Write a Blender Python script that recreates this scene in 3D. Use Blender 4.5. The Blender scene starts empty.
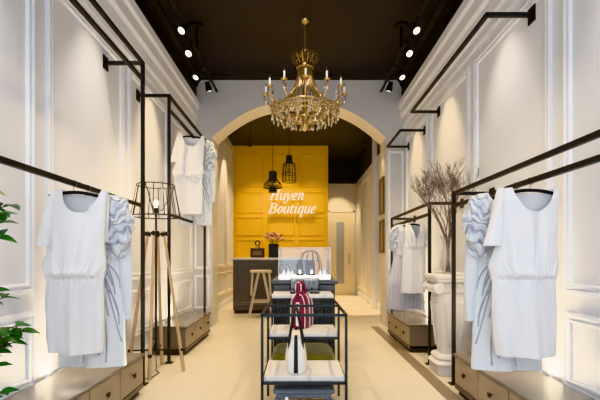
import bpy, math, random
from mathutils import Vector, Matrix
PI = math.pi
R = random.Random(7)
scn = bpy.context.scene
COL = scn.collection

# ------------------------------------------------------------------ helpers
class MB:
    """collects geometry for one mesh"""
    def __init__(s): s.v = []; s.f = []; s.m = []; s.ink = None
    def add(s, vs, fs, mi=0):
        o = len(s.v); s.v += [tuple(v) for v in vs]
        for f in fs: s.f.append([i + o for i in f]); s.m.append(mi)
        return s
    def box(s, x0, x1, y0, y1, z0, z1, b=0.0, mi=0):
        x0, x1 = min(x0, x1), max(x0, x1); y0, y1 = min(y0, y1), max(y0, y1); z0, z1 = min(z0, z1), max(z0, z1)
        if b <= 0:
            v = [(x, y, z) for z in (z0, z1) for y in (y0, y1) for x in (x0, x1)]
            return s.add(v, [(0, 2, 3, 1), (4, 5, 7, 6), (0, 1, 5, 4), (2, 6, 7, 3), (0, 4, 6, 2), (1, 3, 7, 5)], mi)
        b = min(b, (x1-x0)*.49, (y1-y0)*.49, (z1-z0)*.49)
        v = []; idx = {}
        for sz in (0, 1):
            for sy in (0, 1):
                for sx in (0, 1):
                    X = (x0, x1)[sx]; Y = (y0, y1)[sy]; Z = (z0, z1)[sz]
                    dx = (b, -b)[sx]; dy = (b, -b)[sy]; dz = (b, -b)[sz]
                    for a, p in (('x', (X, Y+dy, Z+dz)), ('y', (X+dx, Y, Z+dz)), ('z', (X+dx, Y+dy, Z))):
                        idx[(sx, sy, sz, a)] = len(v); v.append(p)
        g = lambda x, y, z, a: idx[(x, y, z, a)]
        f = []
        for k in (0, 1):
            q = [g(k, 0, 0, 'x'), g(k, 1, 0, 'x'), g(k, 1, 1, 'x'), g(k, 0, 1, 'x')]; f.append(q if k else q[::-1])
            q = [g(0, k, 0, 'y'), g(1, k, 0, 'y'), g(1, k, 1, 'y'), g(0, k, 1, 'y')]; f.append(q[::-1] if k else q)
            q = [g(0, 0, k, 'z'), g(1, 0, k, 'z'), g(1, 1, k, 'z'), g(0, 1, k, 'z')]; f.append(q if k else q[::-1])
        for a in (0, 1):
            for c in (0, 1):
                f.append([g(a, c, 0, 'x'), g(a, c, 1, 'x'), g(a, c, 1, 'y'), g(a, c, 0, 'y')])
                f.append([g(a, 0, c, 'x'), g(a, 1, c, 'x'), g(a, 1, c, 'z'), g(a, 0, c, 'z')])
                f.append([g(0, a, c, 'y'), g(1, a, c, 'y'), g(1, a, c, 'z'), g(0, a, c, 'z')])
        for a in (0, 1):
            for c in (0, 1):
                for d in (0, 1): f.append([g(a, c, d, 'x'), g(a, c, d, 'y'), g(a, c, d, 'z')])
        return s.add(v, f, mi)
    def tube(s, pts, r, n=8, closed=False, cap=True, mi=0, flat=1.0, up0=None):
        P = [Vector(p) for p in pts]; m = len(P)
        rs = r if isinstance(r, (list, tuple)) else [r]*m
        vs = []; up = None
        for i in range(m):
            a = P[(i-1) % m] if (closed or i > 0) else P[i]
            c = P[(i+1) % m] if (closed or i < m-1) else P[i]
            t = (c-a); t = t.normalized() if t.length > 1e-9 else Vector((0, 0, 1))
            if up is None:
                up = Vector(up0) if up0 else (Vector((0, 0, 1)) if abs(t.z) < .9 else Vector((1, 0, 0)))
            up = (up - t*up.dot(t))
            if up.length < 1e-6: up = Vector((0, 1, 0)) if abs(t.y) < .9 else Vector((1, 0, 0)); up = up - t*up.dot(t)
            up.normalize(); sd = t.cross(up)
            for k in range(n):
                an = 2*PI*k/n
                vs.append(P[i] + (up*math.cos(an) + sd*math.sin(an)*flat)*rs[i])
        fs = []
        for i in range(m if closed else m-1):
            j = (i+1) % m
            for k in range(n): fs.append((i*n+k, i*n+(k+1) % n, j*n+(k+1) % n, j*n+k))
        if cap and not closed:
            fs.append(tuple(range(n))[::-1]); fs.append(tuple((m-1)*n+k for k in range(n)))
        return s.add(vs, fs, mi)
    def bar(s, a, b, w, h=None, mi=0):
        """square bar between two points"""
        h = h or w
        a = Vector(a); b = Vector(b); t = (b-a).normalized()
        up = Vector((0, 0, 1)) if abs(t.z) < .9 else Vector((0, 1, 0))
        sd = t.cross(up).normalized(); up = sd.cross(t).normalized()
        v = [p + sd*w/2*i + up*h/2*j for p in (a, b) for (i, j) in ((-1, -1), (1, -1), (1, 1), (-1, 1))]
        return s.add(v, [(0, 1, 2, 3), (7, 6, 5, 4), (0, 4, 5, 1), (1, 5, 6, 2), (2, 6, 7, 3), (3, 7, 4, 0)], mi)
    def lathe(s, prof, n=24, c=(0, 0, 0), mi=0, sx=1, sy=1, sq=None):
        vs = []
        for (r, z) in prof:
            for k in range(n):
                a = 2*PI*k/n; cx = math.cos(a); cy = math.sin(a)
                if sq:
                    q = (abs(cx)**sq + abs(cy)**sq)**(-1/sq); cx *= q; cy *= q
                vs.append((c[0]+r*cx*sx, c[1]+r*cy*sy, c[2]+z))
        m = len(prof); fs = []
        for i in range(m-1):
            for k in range(n): fs.append((i*n+k, i*n+(k+1) % n, (i+1)*n+(k+1) % n, (i+1)*n+k))
        if prof[0][0] > 1e-5: fs.append(tuple(range(n))[::-1])
        if prof[-1][0] > 1e-5: fs.append(tuple((m-1)*n+k for k in range(n)))
        return s.add(vs, fs, mi)
    def prism(s, poly, y0, y1, mi=0, axis='y'):
        n = len(poly)
        mk = {'y': lambda p, y: (p[0], y, p[1]), 'x': lambda p, y: (y, p[0], p[1]), 'z': lambda p, y: (p[0], p[1], y)}[axis]
        v = [mk(p, y0) for p in poly] + [mk(p, y1) for p in poly]
        f = [tuple(range(n)), tuple(range(2*n-1, n-1, -1))]
        for i in range(n): j = (i+1) % n; f.append((i, i+n, j+n, j))
        return s.add(v, f, mi)
    def grid(s, fn, nu, nv, mi=0, wrap=False):
        vs = [fn(i/(nu if wrap else nu-1), j/(nv-1)) for j in range(nv) for i in range(nu)]
        fs = []
        for j in range(nv-1):
            for i in range(nu if wrap else nu-1):
                k = (i+1) % nu
                fs.append((j*nu+i, j*nu+k, (j+1)*nu+k, (j+1)*nu+i))
        return s.add(vs, fs, mi)
    def build(s, name, mat, parent=None, smooth=None, loc=None):
        me = bpy.data.meshes.new(name); me.from_pydata(s.v, [], s.f); me.update()
        mats = mat if isinstance(mat, (list, tuple)) else [mat]
        for q in mats: me.materials.append(q)
        for i, p in enumerate(me.polygons): p.material_index = s.m[i]
        import bmesh
        bm = bmesh.new(); bm.from_mesh(me)
        if s.ink is not None:
            pass
        bmesh.ops.recalc_face_normals(bm, faces=bm.faces); bm.to_mesh(me); bm.free()
        if s.ink is not None:
            at = me.attributes.new('ink', 'FLOAT', 'POINT')
            at.data.foreach_set('value', s.ink)
        if smooth is not None:
            for p in me.polygons: p.use_smooth = True
            if smooth < 180: me.set_sharp_from_angle(angle=math.radians(smooth))
        o = bpy.data.objects.new(name, me); COL.objects.link(o)
        if parent is not None: o.parent = parent
        if loc is not None: o.location = loc
        return o

def thing(name, label, cat, loc=(0, 0, 0), rz=0, group=None):
    o = bpy.data.objects.new(name, None); COL.objects.link(o); o.empty_display_size = .1
    o.location = loc; o.rotation_euler = (0, 0, rz); tag(o, label, cat, group); return o
def tag(o, label=None, cat=None, group=None):
    if label: o['label'] = label
    if cat: o['category'] = cat
    if group: o['group'] = group
    return o
def struct(o): o['kind'] = 'structure'; return o
def dup(o, parent=None):
    c = o.copy(); COL.objects.link(c)
    if parent is not None: c.parent = parent
    for ch in list(o.children): dup(ch, c)
    return c

# ------------------------------------------------------------------ materials
def mat(name, col, rough=.5, metal=0, var=0.0, scale=8, bump=0, bscale=60, emis=None, es=0, alpha=1, trans=0, ior=1.45, sheen=0, spec=.5, coat=0, col2=None):
    m = bpy.data.materials.new(name); m.use_nodes = True
    nt = m.node_tree; p = nt.nodes['Principled BSDF']
    p.inputs['Base Color'].default_value = (*col, 1); p.inputs['Roughness'].default_value = rough
    p.inputs['Metallic'].default_value = metal; p.inputs['IOR'].default_value = ior
    p.inputs['Specular IOR Level'].default_value = spec
    p.inputs['Transmission Weight'].default_value = trans; p.inputs['Alpha'].default_value = alpha
    p.inputs['Sheen Weight'].default_value = sheen; p.inputs['Coat Weight'].default_value = coat
    if emis: p.inputs['Emission Color'].default_value = (*emis, 1); p.inputs['Emission Strength'].default_value = es
    tc = nt.nodes.new('ShaderNodeTexCoord')
    n = nt.nodes.new('ShaderNodeTexNoise'); n.inputs['Scale'].default_value = scale; n.inputs['Detail'].default_value = 4
    nt.links.new(tc.outputs['Object'], n.inputs['Vector'])
    mx = nt.nodes.new('ShaderNodeMix'); mx.data_type = 'RGBA'
    c2 = col2 or tuple(max(0, c*(1-var)) for c in col)
    mx.inputs['A'].default_value = (*col, 1); mx.inputs['B'].default_value = (*c2, 1)
    nt.links.new(n.outputs['Fac'], mx.inputs['Factor']); nt.links.new(mx.outputs['Result'], p.inputs['Base Color'])
    if bump:
        n2 = nt.nodes.new('ShaderNodeTexNoise'); n2.inputs['Scale'].default_value = bscale; n2.inputs['Detail'].default_value = 3
        nt.links.new(tc.outputs['Object'], n2.inputs['Vector'])
        bp = nt.nodes.new('ShaderNodeBump'); bp.inputs['Strength'].default_value = bump; bp.inputs['Distance'].default_value = .01
        nt.links.new(n2.outputs['Fac'], bp.inputs['Height']); nt.links.new(bp.outputs['Normal'], p.inputs['Normal'])
    return m
def nodes_of(m): return m.node_tree, m.node_tree.nodes['Principled BSDF']

M = {}
M['wall'] = mat('wall_paint', (.83, .83, .865), .55, var=.03, scale=2)
M['trim'] = mat('trim_paint', (.84, .855, .90), .4, var=.02)
M['archwall'] = mat('arch_paint', (.60, .595, .62), .6, var=.03, scale=2)
M['cream'] = mat('cream_paint', (.80, .74, .61), .5, var=.03)
M['black_ceiling'] = mat('ceiling_paint', (.027, .026, .034), .6, var=.12, scale=1.5)
M['black_wall'] = mat('dark_wall_paint', (.018, .017, .020), .6, var=.1)
M['yellow'] = mat('yellow_paint', (.86, .50, .03), .5, var=.05, scale=2)
M['metal_black'] = mat('black_steel', (.018, .018, .019), .5, metal=.0, var=.15, scale=20)
M['slate_metal'] = mat('slate_blue_steel', (.034, .046, .058), .42, metal=.2, var=.15, scale=20)
M['black'] = mat('matt_black', (.012, .012, .012), .45, var=.2)
M['strand'] = mat('amber_beads', (.42, .29, .13), .15, var=.5, scale=40, metal=.6)
M['gold'] = mat('aged_gold', (.66, .47, .22), .30, metal=1, var=.35, scale=30)
M['crystal'] = mat('amber_crystal', (.80, .68, .46), .08, var=.5, scale=25, spec=1, metal=.35)
M['candle'] = mat('candle_white', (.9, .88, .84), .5, emis=(1, .93, .8), es=.25)
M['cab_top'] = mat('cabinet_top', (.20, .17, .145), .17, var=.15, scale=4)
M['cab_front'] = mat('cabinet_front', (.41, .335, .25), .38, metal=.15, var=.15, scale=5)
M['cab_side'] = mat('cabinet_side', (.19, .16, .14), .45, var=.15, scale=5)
M['cab_dark'] = mat('cabinet_base', (.03, .025, .02), .5, var=.1)
M['wood'] = mat('pale_ash', (.62, .45, .28), .5, var=.3, scale=14)
M['stool_wood'] = mat('bleached_oak', (.66, .56, .42), .55, var=.25, scale=14)
M['plaster'] = mat('white_plaster', (.80, .78, .76), .55, var=.06, scale=6, bump=.1, bscale=30)
M['green'] = mat('olive_velvet', (.23, .215, .022), .85, var=.25, scale=14, sheen=.4, bump=.2, bscale=200)
M['white_leather'] = mat('white_leather', (.86, .85, .84), .4, var=.04, scale=20, bump=.08, bscale=250)
M['red_leather'] = mat('crimson_leather', (.20, .008, .05), .42, var=.2, scale=20, bump=.1, bscale=250)
M['grey_cab'] = mat('slate_lacquer', (.085, .10, .125), .4, var=.12, scale=5)
M['stool_blue'] = mat('blue_grey_lacquer', (.16, .20, .27), .45, var=.1, scale=6)
M['desk'] = mat('grey_brown_oak', (.16, .152, .158), .5, var=.2, scale=7)
M['desk_top'] = mat('desk_top', (.62, .58, .54), .35, var=.06)
M['white_gloss'] = mat('white_gloss', (.9, .9, .9), .3, emis=(1, 1, 1), es=.10, var=.02)
M['sign_white'] = mat('sign_white', (.95, .95, .95), .4, emis=(1, 1, 1), es=.45, var=.02)  # slight glow added so the letters read whiter
M['lens'] = mat('lit_lens', (1, 1, 1), .3, emis=(1, .95, .88), es=2.2)
M['bulb'] = mat('lit_bulb', (1, .9, .7), .3, emis=(1, .9, .75), es=4)
M['lightbox'] = mat('lit_panel', (1, 1, 1), .3, emis=(1, 1, 1), es=2.2)
M['leaf'] = mat('leaf_green', (.05, .22, .035), .35, var=.75, scale=9)
M['stem'] = mat('stem_brown', (.09, .055, .03), .7, var=.3, scale=30)
M['twig'] = mat('dry_twig', (.23, .18, .15), .8, var=.4, scale=25)
M['pink'] = mat('pink_petals', (.70, .38, .33), .6, var=.4, scale=30)
M['frame_brown'] = mat('brown_frame', (.20, .10, .045), .4, var=.3, scale=20)
M['paper'] = mat('picture_paper', (.58, .46, .30), .6, var=.5, scale=6)
M['door'] = mat('door_paint', (.80, .70, .52), .45, var=.03)
M['soil'] = mat('soil', (.03, .02, .012), .9, var=.4, scale=60)
M['pot'] = mat('pot_grey', (.30, .29, .28), .5, var=.1)
M['chrome'] = mat('chrome', (.6, .6, .6), .2, metal=1, var=.1)
M['strip'] = mat('floor_border', (.27, .21, .15), .35, var=.2, scale=6)
def glass(name, tint, alpha):
    m = bpy.data.materials.new(name); m.use_nodes = True; nt = m.node_tree
    for n in list(nt.nodes): nt.nodes.remove(n)
    out = nt.nodes.new('ShaderNodeOutputMaterial'); mix = nt.nodes.new('ShaderNodeMixShader')
    tr = nt.nodes.new('ShaderNodeBsdfTransparent'); gl = nt.nodes.new('ShaderNodeBsdfGlossy')
    tr.inputs['Color'].default_value = (*tint, 1); gl.inputs['Roughness'].default_value = .03
    fr = nt.nodes.new('ShaderNodeLayerWeight'); pw_ = nt.nodes.new('ShaderNodeMath'); pw_.operation = 'POWER'; pw_.inputs[1].default_value = 4
    ml = nt.nodes.new('ShaderNodeMath'); ml.operation = 'MULTIPLY'; ml.inputs[1].default_value = .55
    mp = nt.nodes.new('ShaderNodeMath'); mp.operation = 'ADD'; mp.inputs[1].default_value = alpha; mp.use_clamp = True
    nt.links.new(fr.outputs['Facing'], pw_.inputs[0]); nt.links.new(pw_.outputs[0], ml.inputs[0]); nt.links.new(ml.outputs[0], mp.inputs[0]); nt.links.new(mp.outputs[0], mix.inputs['Fac'])
    nt.links.new(tr.outputs[0], mix.inputs[1]); nt.links.new(gl.outputs[0], mix.inputs[2]); nt.links.new(mix.outputs[0], out.inputs['Surface'])
    return m
M['glass'] = glass('clear_glass', (.97, .975, .985), .05)
M['vase_glass'] = glass('vase_glass', (.95, .945, .93), .05)

def floor_mat():
    m = mat('floor_tile', (.72, .66, .55), .28, var=.10, scale=1.6, col2=(.63, .565, .455)); nt, p = nodes_of(m)
    tc = nt.nodes.new('ShaderNodeTexCoord'); br = nt.nodes.new('ShaderNodeTexBrick')
    br.offset = 0; br.inputs['Scale'].default_value = 1; br.inputs['Mortar Size'].default_value = .003
    br.inputs['Brick Width'].default_value = .8; br.inputs['Row Height'].default_value = .8
    br.inputs['Color1'].default_value = (1, 1, 1, 1); br.inputs['Color2'].default_value = (.97, .97, .97, 1); br.inputs['Mortar'].default_value = (.86, .84, .8, 1)
    nt.links.new(tc.outputs['Object'], br.inputs['Vector'])
    mu = nt.nodes.new('ShaderNodeMix'); mu.data_type = 'RGBA'; mu.blend_type = 'MULTIPLY'; mu.inputs['Factor'].default_value = 1
    src = p.inputs['Base Color'].links[0].from_socket
    nt.links.new(src, mu.inputs['A']); nt.links.new(br.outputs['Color'], mu.inputs['B']); nt.links.new(mu.outputs['Result'], p.inputs['Base Color'])
    return m
M['floor'] = floor_mat()
def marble_mat():
    m = mat('white_marble', (.80, .785, .785), .22, var=.06, scale=5); nt, p = nodes_of(m)
    tc = nt.nodes.new('ShaderNodeTexCoord'); wv = nt.nodes.new('ShaderNodeTexWave'); wv.inputs['Scale'].default_value = .9
    wv.inputs['Distortion'].default_value = 9; wv.inputs['Detail'].default_value = 4; wv.inputs['Detail Scale'].default_value = 1.3
    cr = nt.nodes.new('ShaderNodeValToRGB'); cr.color_ramp.elements[0].color = (.80, .77, .75, 1); cr.color_ramp.elements[1].position = .05
    cr.color_ramp.elements[1].color = (1, 1, 1, 1)
    nt.links.new(tc.outputs['Object'], wv.inputs['Vector']); nt.links.new(wv.outputs['Fac'], cr.inputs['Fac'])
    mu = nt.nodes.new('ShaderNodeMix'); mu.data_type = 'RGBA'; mu.blend_type = 'MULTIPLY'; mu.inputs['Factor'].default_value = .8
    src = p.inputs['Base Color'].links[0].from_socket
    nt.links.new(src, mu.inputs['A']); nt.links.new(cr.outputs['Color'], mu.inputs['B']); nt.links.new(mu.outputs['Result'], p.inputs['Base Color'])
    return m
M['marble'] = marble_mat()
def cloth_mat(name, base, ink):
    m = mat(name, base, .8, var=.03, scale=5, bump=.12, bscale=350, sheen=.15); nt, p = nodes_of(m)
    at = nt.nodes.new('ShaderNodeAttribute'); at.attribute_name = 'ink'
    mu = nt.nodes.new('ShaderNodeMix'); mu.data_type = 'RGBA'; mu.inputs['B'].default_value = (*ink, 1)
    src = p.inputs['Base Color'].links[0].from_socket
    nt.links.new(at.outputs['Fac'], mu.inputs['Factor']); nt.links.new(src, mu.inputs['A']); nt.links.new(mu.outputs['Result'], p.inputs['Base Color'])
    return m
M['white_cloth'] = cloth_mat('white_cotton', (.84, .845, .875), (.5, .5, .55))
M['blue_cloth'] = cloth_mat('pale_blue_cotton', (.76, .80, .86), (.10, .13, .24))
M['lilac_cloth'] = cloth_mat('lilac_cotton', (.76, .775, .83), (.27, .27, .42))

# ------------------------------------------------------------------ the shop: x right, y into the shop, z up
WX = 1.75; H = 4.1; BAND = 3.70
Y0, YA0, YA1, YB, YE = -1.6, 6.60, 7.05, 10.6, 12.07
struct(MB().box(-2.0, 2.0, Y0, YE+.2, -.12, 0).build('floor', M['floor']))
struct(MB().box(-2.0, 2.0, Y0, YE+.2, H, H+.12).build('ceiling', M['black_ceiling']))
struct(MB().box(-WX-.2, -WX, Y0, YE+.2, 0, H).build('wall_left', M['wall']))
struct(MB().box(WX, WX+.2, Y0, YE+.2, 0, H).build('wall_right', M['wall']))
struct(MB().box(-WX, WX, YE, YE+.2, 0, H).build('wall_far', M['cream']))
struct(MB().box(-WX, .77, YB, YB+.16, 0, H).build('wall_back', M['yellow']))

# arch wall
def arch_z(x): return 3.12 + .60*(1-(abs(x)/1.43)**2.35)
pts = []
for i in range(49):
    x = -1.43 + 2.86*i/48; pts.append((x, arch_z(x)))
mb = MB()
n = len(pts)
front = [(x, YA0, z) for x, z in pts]; back = [(x, YA1, z) for x, z in pts]
topf = [(x, YA0, H) for x, z in pts]; topb = [(x, YA1, H) for x, z in pts]
v = front + back + topf + topb; f = []; mi = []
for i in range(n-1):
    mb.add([front[i], front[i+1], topf[i+1], topf[i]], [(0, 1, 2, 3)], 0)
    mb.add([back[i], back[i+1], topb[i+1], topb[i]], [(3, 2, 1, 0)], 0)
    mb.add([front[i], front[i+1], back[i+1], back[i]], [(3, 2, 1, 0)], 1)
for sx in (-1, 1):
    xi, xo = sx*1.43, sx*WX
    mb.add([(xi, YA0, 0), (xo, YA0, 0), (xo, YA0, H), (xi, YA0, H)], [(0, 1, 2, 3)], 0)
    mb.add([(xi, YA1, 0), (xo, YA1, 0), (xo, YA1, H), (xi, YA1, H)], [(3, 2, 1, 0)], 0)
    mb.add([(xi, YA0, 0), (xi, YA1, 0), (xi, YA1, 3.12), (xi, YA0, 3.12)], [(0, 1, 2, 3)], 1)
struct(mb.build('wall_middle', [M['archwall'], M['cream']]))

TN = [0]
def trim(mb, m, smooth=None):
    TN[0] += 1
    return struct(mb.build('trim_%d' % TN[0], m, None, smooth))
PROF = [(0, 0), (0, .018), (.010, .026), (.024, .026), (.034, .014), (.046, .014), (.052, .022), (.064, .020), (.070, .008), (.070, 0)]
def panel(mapf, a0, a1, b0, b1, m, k=1.0):
    """mitred moulding frame; mapf(a,b,p) -> point"""
    mb = MB(); loops = []
    for d, p in PROF:
        d *= k; p *= k
        loops.append([mapf(a0+d, b0+d, p), mapf(a1-d, b0+d, p), mapf(a1-d, b1-d, p), mapf(a0+d, b1-d, p)])
    vs = [q for l in loops for q in l]; fs = []
    for i in range(len(loops)-1):
        for j in range(4): fs.append((i*4+j, i*4+(j+1) % 4, (i+1)*4+(j+1) % 4, (i+1)*4+j))
    mb.add(vs, fs); return trim(mb, m)
lw = lambda a, b, p: (-WX+p, a, b)
rw = lambda a, b, p: (WX-p, a, b)
for mp in (lw, rw):
    for (a0, a1) in ((-1.2, -.01), (.12, 1.31), (1.44, 2.63), (2.76, 3.97), (4.08, 5.29), (5.40, 6.48)):
        panel(mp, a0, a1, .91, 3.10, M['trim']); panel(mp, a0, a1, .30, .80, M['trim'])
for (a0, a1) in ((7.15, 8.30), (8.42, 9.45), (9.57, 10.5)):
    panel(lw, a0, a1, .91, 3.9, M['cream']); panel(lw, a0, a1, .28, .80, M['cream'])
for (a0, a1) in ((9.25, 10.0), (10.2, 10.95), (11.15, 11.9)):
    panel(rw, a0, a1, .25, 3.2, M['cream'])
fw = lambda y: (lambda a, b, p: (a, y-p, b))
for sx in (-1, 1):
    panel(fw(YA0), min(sx*1.47, sx*1.73), max(sx*1.47, sx*1.73), .95, 2.90, M['trim'], .6)
    panel(fw(YA0), min(sx*1.47, sx*1.73), max(sx*1.47, sx*1.73), .30, .85, M['trim'], .6)
for (a0, a1) in ((-1.68, -.95), (-.85, -.12), (-.02, .70)):
    for (b0, b1) in ((.2, .95), (1.05, 1.62), (1.72, 2.22), (2.32, 2.88), (3.0, 3.85)):
        panel(fw(YB), a0, a1, b0, b1, M['yellow'], .55)
for (a0, a1) in ((-1.5, .9),): pass
# cornices, dark bands
for sx in (-1, 1):
    prof = [(0, 3.20), (.03, 3.20), (.035, 3.27), (.055, 3.30), (.06, 3.42), (.085, 3.46), (.085, 3.58), (.11, 3.61), (.115, 3.70), (0, 3.70)]
    trim(MB().prism([(sx*(WX-p), z) for p, z in prof], Y0, YA0), M['wall'])
    trim(MB().box(sx*WX, sx*(WX-.06), Y0, YA0, BAND, H), M['black_wall'])
    pr2 = [(.06, H-.14), (.08, H-.14), (.09, H-.09), (.13, H-.04), (.14, H), (.06, H)]
    trim(MB().prism([(sx*(WX-p), z) for p, z in pr2], Y0, YA0), M['black_wall'])
pr2 = [(0, H-.03), (.10, H-.03), (.11, H-.018), (.26, H-.018), (.27, H), (0, H)]
trim(MB().prism([(YA0-p, z) for p, z in pr2], -WX+.06, WX-.06, axis='x'), M['black_wall'])
trim(MB().box(WX, WX-.02, YA1, YE, 3.40, H), M['black_wall'])
trim(MB().box(.77, WX-.02, YE-.02, YE, 3.40, H), M['black_wall'])
trim(MB().box(.77, WX-.02, YE-.08, YE-.02, 3.36, 3.46), M['black_wall'])
trim(MB().box(WX, WX-.10, 8.85, 9.05, 0, 3.9, .01), M['trim'])           # pilaster in the back room
for sx, nm in ((-1, 'left'), (1, 'right')):
    for (a, b) in ((Y0, YA0), (YA1, YE if sx > 0 else YB)):
        mb = MB().prism([(sx*WX, 0), (sx*(WX-.022), 0), (sx*(WX-.022), .12), (sx*(WX-.012), .14), (sx*WX, .14)], a, b)
        struct(mb.build('baseboard_' + nm, M['trim']))
trim(MB().box(1.19, 1.31, Y0, YA0, 0, .006), M['strip'])

# far door
d = MB()
d.box(.86, .92, YE-.05, YE, 0, 2.55); d.box(1.62, 1.68, YE-.05, YE, 0, 2.55); d.box(.86, 1.68, YE-.05, YE, 2.5, 2.56)
dr = struct(d.build('door_1', M['cream']))
dl = MB().box(.92, 1.62, YE-.035, YE-.005, .005, 2.5, .004).build('door_leaf', M['door'], dr)
MB().box(1.13, 1.36, YE-.042, YE-.030, .35, 2.20).build('glass_strip', mat('frosted_glass', (.42, .43, .45), .25, var=.1), dl)
hm = MB(); hm.bar((1.50, YE-.07, .95), (1.50, YE-.07, 1.25), .018); hm.bar((1.50, YE-.07, 1.0), (1.50, YE-.03, 1.0), .014); hm.bar((1.50, YE-.07, 1.2), (1.50, YE-.03, 1.2), .014)
hm.build('door_handle', M['chrome'], dl)

# ------------------------------------------------------------------ drawer cabinets
def cabinet(y0, y1, side, label):
    t = thing('drawer_cabinet', label, 'cabinet', (side*1.50, (y0+y1)/2, 0))
    L = (y1-y0)/2; s = -side            # s: direction of the front face
    xf, xb = s*.185, -s*.185
    MB().box(xf - s*.03, xb, -L+.02, L-.02, 0, .045).build('plinth', M['cab_dark'], t)
    body = MB().box(xf - s*.016, xb, -L, L, .045, .315, .002)
    body.box(xf, xb, -L, L, .045, .082, .003)
    body.build('carcass', M['cab_side'], t)
    MB().box(xf+s*.012, xb, -L-.006, L+.006, .315, .340, .004).build('cabinet_top', M['cab_top'], t)
    w = 2*L/3
    for k in range(3):
        a = -L + k*w; b = a + w
        dd = MB().box(xf, xf - s*.016, a+.006, b-.006, .090, .309, .003).build('drawer', M['cab_front'], t)
        c = (a+b)/2
        MB().lathe([(.006, 0), (.006, .014), (.0, .014)], 10).box(-.017, .017, -.017, .017, .013, .024, .003).build('knob', M['black'], dd, loc=(xf, c, .21)).rotation_euler = (0, s*PI/2, 0)
    return t
cabinet(2.08, 3.38, -1, 'long low drawer cabinet under the front left dresses, lit along its wall side')
cabinet(4.67, 5.93, -1, 'long low drawer cabinet behind the tripod lamp, on the left wall')
cabinet(2.08, 3.38, 1, 'long low drawer cabinet under the front right dresses, before the pedestal')
cabinet(4.80, 5.93, 1, 'long low drawer cabinet under the small far dresses, behind the white pedestal')

# ------------------------------------------------------------------ clothing racks
B = .030
def rack_left(y0, y1, label):
    t = thing('clothing_rack', label, 'clothing rack', (-1.41, y0, 0)); L = y1-y0; m = M['metal_black']
    for y in (0, L):
        p = MB().box(-B/2, B/2, y-B/2, y+B/2, 0.0, 2.90+B/2, .002).build('post', m, t)
        MB().box(-.04, .04, y-.04, y+.04, 0, .008).build('foot_plate', m, p)
    MB().box(-B/2, B/2, B/2, L-B/2, 2.90-B/2, 2.90+B/2, .002).build('top_rail', m, t)
    MB().box(-B/2, B/2, B/2, L-B/2, 2.75-B/2, 2.75+B/2, .002).build('hanging_rail', m, t)
    MB().box(-B/2, B/2, B/2, L-B/2, 1.61-B/2, 1.61+B/2, .002).build('lower_rail', m, t)
    for y in (0, L):
        b = MB().box(-.34+.008, -B/2, y-B/2, y+B/2, 2.90-B/2, 2.90+B/2, .002)
        b.box(-.34, -.33, y-.045, y+.045, 2.90-.06, 2.90+.06, .002); b.build('wall_bracket', m, t)
    return t
rack_left(1.78, 3.61, 'tall black steel clothes rack nearest on the left, two rails overhead')
rack_left(4.34, 5.98, 'tall black steel clothes rack behind the tripod lamp on the left')
def rack_right(y0, y1, label):
    t = thing('clothing_rack', label, 'clothing rack', (1.40, y0, 0)); L = y1-y0; m = M['metal_black']
    for y in (0, L):
        p = MB().box(-B/2, B/2, y-B/2, y+B/2, 0, 1.725+B/2, .002).build('post', m, t)
        MB().box(-.04, .04, y-.04, y+.04, 0, .008).build('foot_plate', m, p)
    MB().box(-B/2, B/2, B/2, L-B/2, 1.725-B/2, 1.725+B/2, .002).build('top_rail', m, t)
    MB().box(-B/2, B/2, B/2, L-B/2, 1.61-B/2, 1.61+B/2, .002).build('hanging_rail', m, t)
    for y in (0, L):
        b = MB().box(B/2, .342, y-B/2, y+B/2, 1.725-B/2, 1.725+B/2, .002)
        b.box(.340, .35, y-.045, y+.045, 1.725-.05, 1.725+.05, .002); b.build('wall_bracket', m, t)
    return t
rack_right(1.78, 3.62, 'low black steel clothes rack nearest on the right, holding the large white dress')
rack_right(4.29, 6.04, 'low black steel clothes rack behind the branch vase on the right')
def wall_rail(y0, y1, z, label):
    t = thing('wall_rail', label, 'clothes rail', (1.41, y0, z)); L = y1-y0; m = M['metal_black']
    MB().box(-B/2, B/2, -B/2, L+B/2, -B/2, B/2, .002).build('rail', m, t)
    for y in (0, L):
        b = MB().box(B/2, .332, y-B/2, y+B/2, -B/2, B/2, .002); b.box(.330, .34, y-.045, y+.045, -.06, .06, .002)
        b.build('wall_bracket', m, t)
    return t
wall_rail(3.0, 5.0, 2.965, 'high black rail on the right wall, nearer of the two, above the large white dress')
wall_rail(5.56, 6.38, 2.91, 'short high black rail on the right wall, beside the arch')

# ------------------------------------------------------------------ dresses and hangers
def lerp(a, b, t): return a+(b-a)*t
def interp(tab, t):
    if t <= tab[0][0]: return tab[0][1:]
    for i in range(len(tab)-1):
        a, b = tab[i], tab[i+1]
        if t <= b[0]:
            s = (t-a[0])/(b[0]-a[0]); s = s*s*(3-2*s)
            return tuple(lerp(p, q, s) for p, q in zip(a[1:], b[1:]))
    return tab[-1][1:]
def sstep(a, b, x):
    t = max(0, min(1, (x-a)/(b-a))); return t*t*(3-2*t)
def hsh(x):  # smooth 1-d noise
    i = math.floor(x); f = x-i; f = f*f*(3-2*f)
    g = lambda k: (math.sin(k*127.1+11.7)*43758.5453) % 1
    return lerp(g(i), g(i+1), f)

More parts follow.
